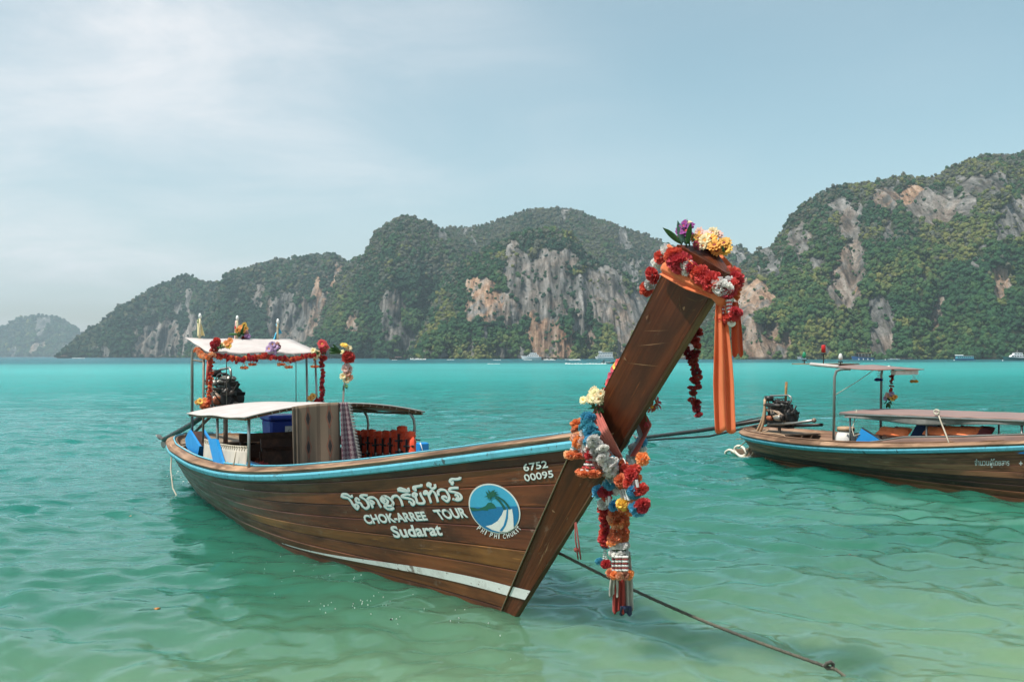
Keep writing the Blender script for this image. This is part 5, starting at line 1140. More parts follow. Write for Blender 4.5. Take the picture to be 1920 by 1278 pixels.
for k in range(6): yb.ruff(Sd(1308+k*8, 458+k*2, .04+.01*k), .028, ('deepred', 'orange', 'green')[k % 3])
# ---- flowers along the stem
rv = Bunch('red_flower_vine', 'red artificial flowers tied along the rear edge of the prow', 'flower vine', Sd(1150, 700, -.05))
for px, py, c in ((1160, 680, 'pink'), (1152, 692, 'pink'), (1157, 697, 'pink'), (1146, 704, 'pink'), (1150, 710, 'red'), (1142, 717, 'pink'), (1137, 733, 'pink'), (1131, 738, 'pink'), (1156, 687, 'yellow')): rv.daisy(Sd(px, py, -.02), .034, c, (-.8, -.6, .3), 'red', 6, .28)
rv.tube([Sd(1163, 676, .0), Sd(1150, 703, .0), Sd(1136, 735, .0), Sd(1122, 765, -.02)], .005, pm('green'), 'vine')
for k in range(6): rv.leaf(Sd(1160-k*6, 684+k*12, 0), .05, (-.8, rg_.uniform(-.5, .5), rg_.uniform(-.3, .6)))
cd = Bunch('cream_daisies', 'cream daisies tucked above the faded red scarf on the prow', 'bouquet', Sd(1115, 750, -.16))
for px, py, r in ((1117, 741, .062), (1109, 747, .05), (1123, 748, .05), (1114, 735, .05), (1094, 750, .036), (1127, 738, .04)): cd.daisy(Sd(px, py, -.19), r*.85, 'cream', (-.5, -.8, .3), 'gold', 14, .16)
for k in range(14): cd.leaf(Sd(1118+rg_.uniform(-10, 8), 756+rg_.uniform(0, 14), -.16), .06, (rg_.uniform(-1, 1), -.4, rg_.uniform(-1, .2)), 'green', k % 2)
rt = Bunch('red_tulip', 'dark red tulip dangling behind the prow', 'flower', Sd(1211, 790, .12)); rt.tulip(Sd(1212, 795, .14), .030, 'deepred', (0, 0, -1)); rt.tube([Sd(1212, 790, .14), Sd(1211, 775, .13), Sd(1205, 760, .11)], .004, pm('green'))
rl = Bunch('red_lily', 'red lily sticking out behind the prow above the tulip', 'flower', Sd(1226, 755, .12)); rl.daisy(Sd(1229, 754, .13), .062, 'deepred', (.7, -.3, .3), 'gold', 5, .2); rl.daisy(Sd(1222, 762, .12), .045, 'darkred', (.3, -.6, -.3), 'gold', 5, .2)
# ---- scarf and garlands at the foot of the stem
rs = Bunch('faded_red_scarf', 'faded red scarf with a pale edge tied round the middle of the prow', 'scarf', Sd(1140, 810, -.15))
band(rs, 'wrap', [(1126, 768, -.165), (1141, 800, -.17), (1168, 856, -.05)], [(1109, 776, -.175), (1122, 820, -.18), (1158, 856, -.05)], M_ROSE, 5, .006)
band(rs, 'pale_edge', [(1110, 776, -.178), (1122, 818, -.185), (1156, 858, -.06)], [(1102, 778, -.175), (1114, 824, -.18), (1148, 862, -.06)], M_WCL, 2, .004)
rs.tube([Sd(1165, 856, -.05), Sd(1160, 866, -.06), Sd(1153, 874, -.07)], .004, M_WHITEP, 'tie_string', 5); rs.tube([Sd(1165, 856, -.05), Sd(1171, 862, -.05), Sd(1175, 876, -.05)], .004, M_WHITEP, 'tie_string', 5)
gb = Bunch('blue_white_garland', 'thick turquoise and white flower garland looped round the prow', 'garland', Sd(1120, 830, -.2))
path = [Sd(1100, 779, -.17), Sd(1101, 795, -.2), Sd(1104, 815, -.22), Sd(1112, 835, -.23), Sd(1126, 858, -.20), Sd(1142, 878, -.13)]
cf = lambda i, n: 'blue' if i/n < .52 else 'white'
gb.strand(path, .044, cf, .028, .35); gb.strand([p+Vector((-.05, -.004, -.012)) for p in path[2:]], .040, ['white', 'white', 'palepink'], .030, .35); gb.strand([p+Vector((.05, -.012, .010)) for p in path], .042, cf, .028, .35); gb.strand([Sd(1199, 838, .22), Sd(1196, 850, .2), Sd(1188, 866, .15), Sd(1176, 882, .07)], .050, ['white'], .034, .3); gb.ruff(Sd(1203, 828, .22), .04, 'blue'); gb.ruff(Sd(1200, 832, .22), .036, 'blue')
go = Bunch('orange_garland', 'peach and orange flower garland outside the turquoise one on the prow', 'garland', Sd(1085, 810, -.22))
go.strand([Sd(1083, 790, -.16), Sd(1080, 805, -.2), Sd(1082, 818, -.22), Sd(1088, 828, -.22)], .042, ['peach', 'orange', 'peach'], .026, .35); go.ruff(Sd(1090, 822, -.21), .03, 'blue'); go.strand([Sd(1092, 825, -.22), Sd(1093, 840, -.22), Sd(1098, 850, -.22)], .022, ['palepink', 'white'], .02, .2)
m1 = Bunch('cup_tassel', 'flower tassel with white strings and an orange rim, nearest the boat rail', 'tassel', Sd(1078, 825, -.24), 'cup tassels on the prow'); m1.malai(Sd(1079, 820, -.24), .115, .072, ('orange', 'peach'), 'palepink', 4)
m2 = Bunch('cup_tassel', 'flower tassel with red and white strings and an orange rim, under the white garland', 'tassel', Sd(1107, 850, -.24), 'cup tassels on the prow'); m2.malai(Sd(1104, 853, -.25), .115, .078, ('orange', 'orange', 'peach'), 'red', 5, 'white', 'red')
pd = Bunch('pendant_garland', 'long pendant of red, orange, blue and white blooms with ribbons hanging from the prow', 'garland', Sd(1160, 880, -.03))
def Z3(u, v, y=-.05): return Sd(1020+u/2.607, 680+v/2.607, y)
for u, v, c in ((310, 530, 'red'), (340, 512, 'white'), (352, 535, 'white'), (380, 500, 'orange'), (335, 488, 'blue'), (318, 460, 'orange'), (300, 462, 'orange'), (360, 478, 'orange'), (440, 520, 'red'), (410, 552, 'red'), (425, 545, 'red'), (400, 575, 'red'), (375, 575, 'orange'), (385, 590, 'orange'), (325, 590, 'blue'), (355, 612, 'white'), (345, 618, 'white'), (300, 630, 'red'), (304, 650, 'red'), (265, 628, 'blue'), (430, 625, 'blue'), (440, 632, 'blue'), (468, 618, 'red'), (455, 565, 'orange'), (482, 470, 'orange'), (290, 690, 'white'), (345, 697, 'blue'), (385, 690, 'yellow'), (380, 700, 'orange'), (435, 685, 'orange'), (442, 690, 'peach'), (480, 690, 'red'), (486, 698, 'red'), (455, 715, 'blue'), (420, 716, 'orange'), (330, 560, 'white'), (360, 560, 'white'), (395, 525, 'deepred'), (412, 590, 'red'), (300, 700, 'red')):
    pd.ruff(Z3(u, v, -.08+rg_.uniform(-.05, .06)), .040*rg_.uniform(.85, 1.15), c)
for a, b in (((300, 575), (298, 612)), ((318, 655), (322, 690)), ((385, 620), (400, 665)), ((400, 620), (415, 668)), ((435, 570), (436, 610)), ((372, 625), (385, 665)), ((452, 575), (458, 605)), ((305, 660), (312, 690))): pd.beads(Z3(*a, -.10), Z3(*b, -.10), .011, 7, 'white', col2='white' if a[0] % 2 else None)
pd.strand([Z3(300, 705), Z3(298, 800), Z3(300, 880)], .044, ['red'], .028, .2); pd.strand([Z3(350, 720), Z3(352, 800), Z3(350, 875)], .048, ['orange', 'orange', 'peach'], .028, .2); pd.strand([Z3(395, 715, .0), Z3(396, 800, .0), Z3(393, 870, .0)], .036, ['orange'], .030, .18)
for k in range(10):
    a = k*.628; c0_ = Z3(368, 893, -.02); pd.ruff(c0_+Vector((math.cos(a)*.045, math.sin(a)*.045, .004)), .026, 'white'); c1_ = Z3(368, 930, -.02); pd.ruff(c1_+Vector((math.cos(a)*.045, math.sin(a)*.045, 0)), .024, 'white'); c2_ = Z3(370, 1030, -.02); pd.ruff(c2_+Vector((math.cos(a)*.062, math.sin(a)*.062, 0)), .030, 'orange' if k % 3 else 'peach')
for k in range(8): pd.ruff(Z3(368, 912, -.02)+Vector((math.cos(k*.785)*.03, math.sin(k*.785)*.03, 0)), .02, 'green')
for u in (340, 358, 374, 392, 404): pd.beads(Z3(u, 948, -.07), Z3(u, 1012, -.07), .013, 7, 'white', col2='darkred')
pd.ruff(Z3(300, 893), .022, 'blue'); pd.ruff(Z3(290, 893), .02, 'blue'); pd.beads(Z3(296, 905), Z3(292, 955), .008, 6); pd.beads(Z3(298, 905), Z3(306, 958), .008, 6); pd.ruff(Z3(270, 968), .030, 'blue'); pd.ruff(Z3(304, 982), .030, 'red'); pd.ruff(Z3(296, 985), .026, 'red')
tail(pd, 'grey_ribbon', Z3(405, 920, .03), .04, .062, .385, M_GREYR, 2, .012, .012); tail(pd, 'cream_ribbon', Z3(342, 1045, -.06), .045, .062, .125, M_GREYR, 2.5, .012, 0); tail(pd, 'dark_red_ribbon', Z3(368, 1040, -.02), .06, .085, .24, M_DRED, 3, .012, 0); tail(pd, 'navy_ribbon', Z3(400, 1185, .02), .07, .078, .062, M_NAVYR, 2, .008, 0)
# ---- stern awning decorations
sw = Bunch('awning_garland', 'red and orange tinsel flower garland along the front edge of the stern awning', 'garland', (-6.7, 0, 2.0))
fe = [(-6.70, y, az(-6.7)-.05+.028*math.cos(y*9)-.02*(1-(y/.75)**2)) for y in np.linspace(-.74, .76, 40)]
sw.strand(fe, .034, lambda i, n: 'peach' if i < 5 else ('red', 'orange', 'red', 'red')[i % 4], .020, .4)
sw.strand([(-7.3, -.77, az(-7.3)-.03), (-7.0, -.77, az(-7)-.09), (-6.72, -.75, az(-6.7)-.05)], .040, ['peach', 'orange'], .035, .25)
lp = Bunch('post_garland', 'red garland with a narrow scarf down the awning post beside the engine', 'garland', (-6.72, -.7, 1.6)); lp.strand([(-6.72, -.71, 1.98), (-6.70, -.73, 1.75), (-6.69, -.74, 1.5), (-6.70, -.76, 1.36)], .026, ['red', 'orange', 'red'], .018, .4)
mb = MB(off=lp.o); mb.tube([(-6.74, -.73, 1.98), (-6.76, -.75, 1.80), (-6.78, -.76, 1.62)], [.03, .022, .014], 8); mb.build('scarf', M_ROSE, lp.e)
rp_ = Bunch('post_garland', 'red garland down the awning post on the side nearer the prow', 'garland', (-6.80, .75, 1.6)); rp_.strand([(-6.70, .79, 1.98), (-6.70, .80, 1.7), (-6.72, .80, 1.45), (-6.74, .78, 1.30)], .032, ['red', 'deepred', 'red', 'pink'], .020, .4)
def bouquet(name, label, c, items, leaves=5, H=None, L=.06):
    b = Bunch(name, label, 'bouquet', c, None, H); c = Vector(c)
    for (dx, dy, dz, kind, r, col) in items:
        p = c+Vector((dx, dy, dz))
        (b.ruff(p, r, col) if kind == 'r' else b.daisy(p, r, col, (rg_.uniform(-.3, .6), -.8, rg_.uniform(0, .6)), 'darkred' if col in ('yellow', 'gold') else 'gold', 11, .2))
    for k in range(leaves): b.leaf(c+Vector((rg_.uniform(-.04, .04), rg_.uniform(-.06, .06), rg_.uniform(-.05, .0))), L*rg_.uniform(.8, 1.4), (rg_.uniform(-1, 1), rg_.uniform(-1, 1), rg_.uniform(-.6, 1)), 'green', k % 2)
    return b
bouquet('awning_bouquet', 'red and orange bouquet on the corner of the stern awning above the engine', (-6.72, -.62, 2.12), [(0, -.05, .04, 'r', .055, 'red'), (0, -.06, -.03, 'r', .05, 'deepred'), (0, -.02, .08, 'r', .045, 'red'), (0, .10, .05, 'd', .05, 'orange'), (0, .13, .02, 'd', .05, 'yellow'), (0, .15, .09, 'd', .045, 'orange'), (0, .05, .03, 'd', .045, 'cream')], 8, L=.10)
bouquet('lilac_bouquet', 'lilac flower bouquet at the middle of the stern awning edge', (-6.72, .10, 2.10), [(0, -.04, 0, 'd', .06, 'lilac'), (0, .04, .02, 'd', .065, 'lilac'), (0, 0, .06, 'd', .055, 'lilac'), (0, .02, -.05, 'd', .055, 'lilac'), (0, .07, .07, 'r', .03, 'palepink'), (0, .09, .03, 'r', .03, 'darkred')], 5)
bouquet('corner_bouquet', 'red bouquet with cream sunflowers on the awning corner nearer the prow', (-6.70, .77, 2.06), [(0, .03, .11, 'd', .075, 'red'), (0, .06, .06, 'd', .07, 'red'), (0, .03, .01, 'r', .05, 'deepred'), (0, -.10, .02, 'd', .045, 'cream'), (0, -.04, -.02, 'd', .05, 'cream'), (0, -.07, -.07, 'd', .045, 'cream'), (0, .06, -.08, 'r', .04, 'red')], 5)
bouquet('engine_bouquet', 'orange bouquet in a white cup at the foot of the awning post by the engine', (-6.70, -.80, 1.36), [(0, -.06, .05, 'd', .055, 'yellow'), (0, .0, .06, 'd', .055, 'orange'), (0, .0, -.02, 'r', .06, 'orange'), (0, .02, -.07, 'r', .05, 'red'), (0, -.10, .04, 'd', .04, 'gold'), (0, .03, .02, 'r', .05, 'red')], 4)
bouquet('post_bouquet', 'yellow and red bouquet at the foot of the awning post nearer the prow', (-6.74, .70, 1.40), [(0, -.05, .02, 'd', .055, 'gold'), (0, -.02, .05, 'd', .05, 'yellow'), (0, .03, -.06, 'r', .05, 'red'), (0, .0, -.10, 'r', .045, 'deepred'), (0, .05, -.02, 'r', .045, 'red')], 7)
names = ['at the awning corner above the engine', 'second from the engine side under the awning edge', 'third from the engine side under the awning edge', 'fourth from the engine side under the awning edge', 'fifth from the engine side under the awning edge', 'at the awning corner nearer the prow']
for k, (px, py) in enumerate(((395, 672), (458, 682), (473, 676), (527, 676), (541, 681), (590, 680))):
    p = H1.cross(px, py, -6.70 if k else -6.95); m_ = Bunch('hanging_tassel', 'small orange flower tassel hanging %s' % names[k], 'tassel', p, 'small tassels under the stern awning'); m_.malai((p.x, p.y, p.z+.045), .095, .052, ('orange', 'peach', 'green'), 'orange', 3, 'peach')
# spirit poles on the awning
def pole(label, px, py0, py1, s, cl, extra=None):
    a = H1.cross(px, py0, s); b = H1.cross(px+1, py1, s); e = Bunch('bamboo_pole', label, 'pole', a, 'short poles on the awning')
    e.tube([a-Vector((0, 0, .03)), a.lerp(b, .5), b], .017, wood('bamboo', (.42, .36, .22), (.58, .52, .36), uvk='Object', gloss=.6), 'pole'); mb = MB(off=e.o); mb.lathe([(0, -.02), (.02, -.02), (.022, .02), (.012, .05), (0, .055)], 10, b); mb.build('tip', M_WHITEP, e.e)
    for (col, f0, f1, w, dx) in cl:
        m_ = cloth('pole_cloth_'+col, *FC[col] if col in FC else ((.5, .5, .5),)); P = []
        for i in range(9):
            for j in range(9):
                f = i/8; g = j/8; q = a.lerp(b, f1+(f0-f1)*g); P.append((q.x-.015+.02*math.sin(f*7), q.y-.02+dx*g+(f-.35)*w*(.35+.65*g), q.z-.01*math.sin(f*6)))
        mb = MB(off=e.o); mb.slab(P, 9, 9, .004); mb.build('cloth', m_, e.e)
    return e, a, b
pole('bamboo pole with a faded yellow cloth, at the awning corner farthest from the prow', 374, 634, 594, -8.0, [('cream', .1, .85, .10, .03), ('green', .75, .9, .05, 0)])
e_, a_, b_ = pole('bamboo pole wound with red and white cloth beside the orange bouquet', 444, 637, 598, -8.0, [('palepink', .0, .9, .04, 0), ('red', .55, .75, .035, 0)])
pole('bamboo pole with a sky blue cloth, nearest the prow', 520, 640, 604, -8.0, [('blue', .0, .45, .05, -.03), ('blue', .4, .9, .05, .06)])
p = H1.cross(454, 622, -7.95); bouquet('standing_bouquet', 'upright orange flower bunch standing between the poles on the awning', p, [(0, -.07, .02, 'd', .045, 'gold'), (0, -.02, .06, 'd', .045, 'orange'), (0, .03, .10, 'd', .045, 'yellow'), (0, .05, .05, 'd', .045, 'gold'), (0, -.04, .0, 'd', .04, 'orange'), (0, .02, .02, 'd', .045, 'gold'), (0, .06, -.01, 'r', .04, 'palepink'), (0, .07, -.07, 'r', .045, 'lilac'), (0, .02, -.10, 'r', .04, 'darkred')], 9, L=.12)
# flower stick on the roof
fs = Bunch('flower_stick', 'stick wound with peach and red flowers standing on the boat roof', 'flower stick', (-4.0, 0, 1.5)); A = lambda px, py: H1.cross(px, py, -4.15)
fs.tube([A(643, 757), A(645, 725), A(650, 690), A(652, 655)], .012, M_STEEL, 'stick')
for px, py, r, c in ((649, 712, .05, 'cream'), (655, 708, .05, 'peach'), (643, 705, .045, 'cream'), (651, 699, .055, 'peach'), (647, 692, .05, 'palepink'), (655, 691, .045, 'palepink'), (650, 686, .045, 'palepink')): fs.daisy(A(px, py), r, c, (.2, -.9, .3), 'gold', 10, .2)
for px, py, r in ((654, 668, .075), (650, 672, .055), (657, 673, .05)): fs.ruff(A(px, py), r*.9, 'red')
fs.daisy(A(645, 648), .05, 'yellow', (.2, -.4, .8), 'gold', 12, .16); fs.daisy(A(653, 653), .05, 'cream', (.4, -.6, .5), 'gold', 12, .16); fs.daisy(A(642, 660), .035, 'cream', (-.4, -.6, .5), 'gold', 12, .16)
for k in range(8): fs.leaf(A(640+rg_.uniform(-2, 5), 662), .15, (rg_.uniform(-.3, .1), rg_.uniform(-1.2, -.4), rg_.uniform(.0, .6)), 'green', 1)
for k in range(5): fs.leaf(A(646, 720), .08, (rg_.uniform(-.4, .4), rg_.uniform(-.6, .6), rg_.uniform(-1, -.2)), 'green', k % 2)
rb = Bunch('red_flowers', 'bright red flowers lying by the front roof post inside the boat', 'bouquet', H1.side(489, 876, -.62))
for k in range(7): rb.daisy(H1.side(479+k*3.4, 874+rg_.uniform(-3, 4), -.62+rg_.uniform(-.05, .05)), .055, 'red', (-.4, -.7, .6), 'orange', 7, .2)
# ================================================================== SECOND LONGTAIL BOAT
H2 = Hull((9.4, 10.92), (.45, -.893))
H2.uz, H2.zz = sm_table((np.array([-10.3, -9.6, -8.5, -7.3, -6, -5, -4, -3.08, -2.41, -1.64, -.96, -.33, .48, .987])-H2.S0)/(.987-H2.S0), np.array([.45, .42, .41, .42, .48, .56, .66, .76, .85, .955, 1.065, 1.175, 1.32, 1.41]), .05)
boat2 = thing('longtail_boat', 'brown longtail boat with tan roof and stern hoses, cut off at the picture edge', 'boat', H2.loc, H2.rz, 'longtail boats')
hull_parts(H2, boat2, [M_OLD2, M_OLD2, M_OLD2, M_BLACKW, M_BLACKW, M_OLD, M_OLD, M_OLD, M_OLD, M_OLD], M_RAIL, M_CAP, M_STEM, M_CAP)
# cream weed line along the waterline
# lettering on the side
def font_decal2(text, quad, mat):
    V, F_ = font_mesh(text, .006); x0, x1, y0, y1 = V[:, 0].min(), V[:, 0].max(), V[:, 1].min(), V[:, 1].max(); u = (V[:, 0]-x0)/(x1-x0); w = (V[:, 1]-y0)/(y1-y0); q = np.array(quad, float)
    P = ((1-u)*(1-w))[:, None]*q[0]+(u*(1-w))[:, None]*q[1]+(u*w)[:, None]*q[2]+((1-u)*w)[:, None]*q[3]; t, v = H2.skin(P[:, 0], P[:, 1], .55, .7); Q = H2.surf(t, v, -1, np.full(len(t), .006)); mb = MB(); mb.add([tuple(p) for p in Q], F_); mb.build('lettering', mat, boat2)
font_decal2('จำนวนผู้โดยสาร', [(1828, 876), (1893, 876), (1893, 859), (1828, 859)], M_LETTER)
font_decal2('+', [(1911, 872), (1918, 872), (1918, 864), (1911, 864)], M_LETTER)
roof2 = part_empty('roof_canopy', boat2)
def arch2(y, s): return 1.035+.035*(1-(y/.9)**2)+.022*(s+6.8)
P = []; U = []
for i in range(21):
    y = -.9+1.8*i/20
    for j in range(25):
        s = -6.9+5.0*j/24; P.append((s, y, arch2(y, s)+.03-.008*math.sin(j*1.3)**2)); U.append((s, y))
mb = MB(); mb.slab(P, 21, 25, .012, True, U); mb.build('canvas', M_BROWNC, roof2)
for y in (-.89, .89): tube_part('edge_pole', [(s, y, arch2(y, s)+.005) for s in np.linspace(-6.92, -1.9, 12)], .02, M_STEEL, roof2)
mb = MB(); P = []
for i in range(40):
    s = -6.8+4.9*i/39
    for j in range(5): g = j/4; P.append((s, -.885+.03*math.sin(s*5)*g, arch2(-.885, s)-.01-(.075+.03*math.sin(s*2.1))*g))
mb.slab(P, 40, 5, .004); mb.build('hanging_edge', cloth('rolled_dark_tarp', (.10, .10, .09), (.20, .19, .17), .8), roof2)
for s in (-6.75, -5.2, -3.6, -2.1):
    for y in (-.82, .82): tube_part('post', [(s, y, .45), (s, y, arch2(y, s))], .016, M_STEEL, roof2)
    tube_part('bow_tube', [(s, y, arch2(y, s)) for y in np.linspace(-.89, .89, 15)], .014, M_STEEL, roof2)
awn2 = part_empty('stern_awning', boat2)
def az2(s): return 1.80-.06*(s+7.0)
P = []; U = []
for i in range(9):
    y = -.75+1.5*i/8
    for j in range(7): s = -7.75+1.15*j/6; P.append((s, y, az2(s)+.008*math.cos(i*1.4))); U.append((s, y))
mb = MB(); mb.slab(P, 9, 7, .014, True, U); mb.build('canvas', M_BROWNC, awn2)
mb = MB(); mb.box((-7.95, -.2, az2(-7.9)+.012), (.75, .9, .018)); mb.build('shelf_board', M_DECK, awn2)
tube_part('roll', [(-7.75, -.74, az2(-7.75)+.02), (-7.1, -.74, az2(-7.1)+.02)], .03, M_CANV, awn2)
mb = MB(); mb.box((-6.75, .45, az2(-6.75)-.06), (.12, .55, .08), bev=.01); mb.build('hanging_rack', M_WHITEP, awn2)
for y, s in ((-.78, H2.side(1563, 800, -.78).x), (.78, H2.side(1651, 800, .78).x)): tube_part('post', [(s, y, .40), (s+.02, y, az2(s)-.16), (s+.05, y*.985, az2(s)-.06), (s+.12, y*.94, az2(s)-.025), (s+.3, y*.9, az2(s)-.02)], .023, M_STEEL, awn2)
tube_part('tie_rope', [(-7.13, -.77, 1.35), (-6.95, -.4, 1.6), (-6.8, -.2, az2(-6.8))], .006, M_ROPE, awn2, 5)
for px, col, h0, shape in ((1508, 'green', 18, 0), (1544, 'red', 30, 1), (1576, 'white', 14, 0)):
    a = H2.side(px, 681, -.5); z1 = a.z+h0*16.7/FPX; lm_ = part_empty('signal_lamp', awn2); tube_part('stalk', [(a.x, a.y, a.z-.02), (a.x, a.y, z1-.09)], .010, M_IRON, lm_); mb = MB(); mb.lathe([(0, -.07), (.032, -.06), (.036, -.015), (.026, .03), (.012, .045), (0, .05)] if not shape else [(0, -.08), (.038, -.075), (.038, .045), (.028, .055), (0, .06)], 14, (a.x, a.y, z1)); mb.build('lens', paint('lamp_'+col, {'green': (.012, .20, .09), 'red': (.45, .012, .010), 'white': (.6, .6, .56)}[col], .25, .1), lm_)
    mb = MB(); mb.lathe([(0, -.02), (.04, -.02), (.046, .0), (0, .0)], 12, (a.x, a.y, z1-.095)); mb.build('base', M_RUBBER, lm_)
for s in (-5.9, -4.7, -3.4):
    bn = part_empty('bench', boat2); mb = MB(); mb.box((s, 0, .46), (.28, 1.5, .03)); mb.build('seat_board', M_BENCH, bn); mb = MB(); mb.box((s-.16, 0, .62), (.03, 1.5, .14)); mb.build('back_board', M_BENCH, bn)
P = []; U = []
for i in range(40):                                          # brown spray cloth on the near side
    s = -6.55+4.6*i/39; p = H2.surf(bt(s), 1.0, -1, -.11)
    for j in range(6): g = j/5; P.append((s, float(p[1])+.02*math.sin(s*6)*g, float(p[2])-.02+(.06+.14*min(1, i/9))*g)); U.append((s, g))
sc2 = thing('spray_curtain', 'long brown canvas spray curtain along the side of the cut off boat', 'curtain', H2.W(-4.5, -.85, .7), H2.rz); mb = MB(off=(-4.5, -.85, .7)); mb.slab(P, 40, 6, .008, True, U); mb.build('canvas', M_BROWNC, sc2); mb = MB(off=(-4.5, -.85, .7)); mb.tube([(P[i*6+5][0], P[i*6+5][1], P[i*6+5][2]+.004) for i in range(40)], .013, 6); mb.build('top_pole', M_STEEL, sc2)
P2 = [H2.side(1620, 803, -.80), H2.side(1677, 841, -.86), H2.side(1640, 843, -.86), H2.side(1608, 828, -.82)]
bp2 = thing('blue_board', 'bright blue board propped under the tan roof beside the white drum', 'board', H2.W(*P2[3]), H2.rz); mb = MB(off=P2[3]); mb.prism([(q.x, q.z) for q in P2], 1, .05, (0, -.84, 0)); mb.build('panel', M_BLUE, bp2); mb = MB(off=P2[3]); mb.tube([(P2[0].x, -.84, P2[0].z+.01), (P2[1].x, -.86, P2[1].z+.01)], .016, 6); mb.build('rubber_edge', M_RUBBER, bp2); mb = MB(off=P2[3]); mb.tube([(P2[3].x+.1, -.87, P2[3].z+.14), (P2[3].x+.0, -.9, P2[3].z+.1), (P2[3].x-.06, -.88, P2[3].z+.2), (P2[3].x-.02, -.82, 1.12)], .008, 6); mb.build('rope', M_ROPE, bp2)
P2 = [H2.side(1888, 843, -.86), H2.side(1960, 815, -.86), H2.side(1960, 850, -.86), H2.side(1900, 850, -.86)]
bp3 = thing('blue_board', 'bright blue board leaning at the picture edge on the cut off boat', 'board', H2.W(*P2[3]), H2.rz); mb = MB(off=P2[3]); mb.prism([(q.x, q.z) for q in P2], 1, .05, (0, -.90, 0)); mb.build('panel', M_BLUE, bp3)
c = H2.side(1586, 832, -.60); dr = thing('plastic_drum', 'white plastic drum with a tan lid on the stern of the cut off boat', 'drum', H2.W(c.x, c.y, .36), H2.rz); mb = MB(off=(c.x, c.y, .36)); mb.lathe([(.13, .0), (.175, .02), (.18, .26), (.15, .33), (.125, .37), (.125, .40), (0, .40)], 20, (c.x, c.y, .36)); mb.build('body', paint('milky_plastic', (.62, .60, .56), .5, .3, (.4, .36, .3), 5), dr); mb = MB(off=(c.x, c.y, .36)); mb.lathe([(.145, .375), (.148, .43), (.13, .445), (0, .45)], 20, (c.x, c.y, .36)); mb.build('lid', M_TANH, dr)
for k, (px, py, y, w, lab, m_) in enumerate(((1677, 812, -.66, 2, 'pale orange life jacket lying behind the brown spray curtain near the awning post', M_JACKETP), (1757, 811, -.70, 1, 'orange life jacket next to the dark round opening under the tan roof', M_JACKETP), (1800, 811, -.70, 2, 'pale orange life jacket in the middle of the row under the tan roof', M_JACKETP), (1838, 812, -.70, 1, 'pale orange life jacket with dark red end, last of the row under the tan roof', M_JACKETP))):
    q = H2.side(px, py-2, y); o_ = q; j = thing('life_jacket', lab, 'life jacket', H2.W(*q), H2.rz, 'life jackets under the tan roof')
    for i in range(3):
        mb = MB(off=o_); V = []; F_ = []; n = 8; sx, sz = .12*w*.5+.05, .075
        for f_ in range(2):
            for a in range(n+1):
                for b in range(n+1):
                    u, v = a/n*2-1, b/n*2-1; kk = max(0, (1-u**4)*(1-v**4))**.5; V.append((q.x+(i-1)*(.05+.06*w)+v*(.06+.05*w), q.y-.015*i+u*.07, q.z+.005*i+u*.055+(1 if f_ else -1)*.05*kk+.012*math.sin(u*6+i)))
        for f_ in range(2):
            for a in range(n):
                for b in range(n): b0 = f_*(n+1)**2; Q = (b0+a*(n+1)+b, b0+(a+1)*(n+1)+b, b0+(a+1)*(n+1)+b+1, b0+a*(n+1)+b+1); F_.append(Q)
        mb.add(V, F_, True); mb.build('panel', m_ if not (k == 3 and i == 2) else cloth('dark_red_jacket', (.16, .02, .02)), j, fix=True)
    mb = MB(off=o_); mb.tube([(q.x-.12, q.y+.05, q.z+.03), (q.x, q.y+.05, q.z+.085), (q.x+.12, q.y+.05, q.z+.06)], .014, 5); mb.build('strap', M_STRAP, j)
q = H2.side(1763, 808, -.1); hb = thing('rolled_mat', 'dark brown rolled mat standing on end among the orange jackets', 'mat', H2.W(q.x, q.y, q.z-.1), H2.rz); mb = MB(off=(q.x, q.y, q.z-.1)); mb.lathe([(.06, -.12), (.10, -.12), (.105, .1), (.065, .1), (.06, -.10)], 16, q, Matrix.Rotation(R(62), 3, 'Y') @ Matrix.Rotation(R(-28), 3, 'X')); mb.build('roll', M_RUSTRED if False else cloth('brown_mat', (.16, .07, .045), (.11, .05, .035)), hb)
q = H2.side(1735, 808, .35); bt2 = thing('blue_cushion', 'dark blue folded cushion behind the rolled mat', 'cushion', H2.W(q.x, q.y, .7), H2.rz); mb = MB(off=(q.x, q.y, .7)); mb.prism([(-.25, -.1), (-.02, .18), (.06, .18), (.25, -.05), (.25, -.1)], 0, .25, (q.x, q.y, q.z-.02)); mb.build('cushion', paint('dull_blue_vinyl', (.012, .07, .22), .5, .2), bt2); mb = MB(off=(q.x, q.y, .7)); mb.box((q.x+.02, q.y, q.z-.16), (.3, .5, .1)); mb.build('base', M_RUBBER, bt2)
rp2 = thing('roof_rope', 'pale rope tied from the tan roof edge down to the rail', 'rope', H2.W(-4.75, -.9, 1.1), H2.rz); a = [H2.side(1758, 772, -.9), H2.side(1764, 790, -.93), H2.side(1774, 815, -.97), H2.side(1782, 838, -1.0)]; mb = MB(off=(-4.75, -.9, 1.1)); mb.tube(a, .012, 6); mb.build('rope', M_ROPE, rp2)
for c_ in (a[0], a[-1]): mb = MB(off=(-4.75, -.9, 1.1)); mb.tube([c_+Vector((math.cos(i*.9)*.05, -.02, math.sin(i*.9)*.035)) for i in range(8)], .014, 6); mb.build('knot', M_ROPE, rp2)
e2 = engine(H2, (H2.side(1464, 790, 0).x, 0, .66), 'rusty black longtail engine with a tubular guard on the stern of the cut off boat', 1.0, (-4.9, -.60), (1.05, .17), mast=True, red=False)
hz_ = thing('bilge_hoses', 'pair of cream plastic hoses curling from the engine over the stern into the water', 'hoses', H2.W(-9.9, -.2, .5), H2.rz); o_ = Vector((-9.9, -.2, .5))
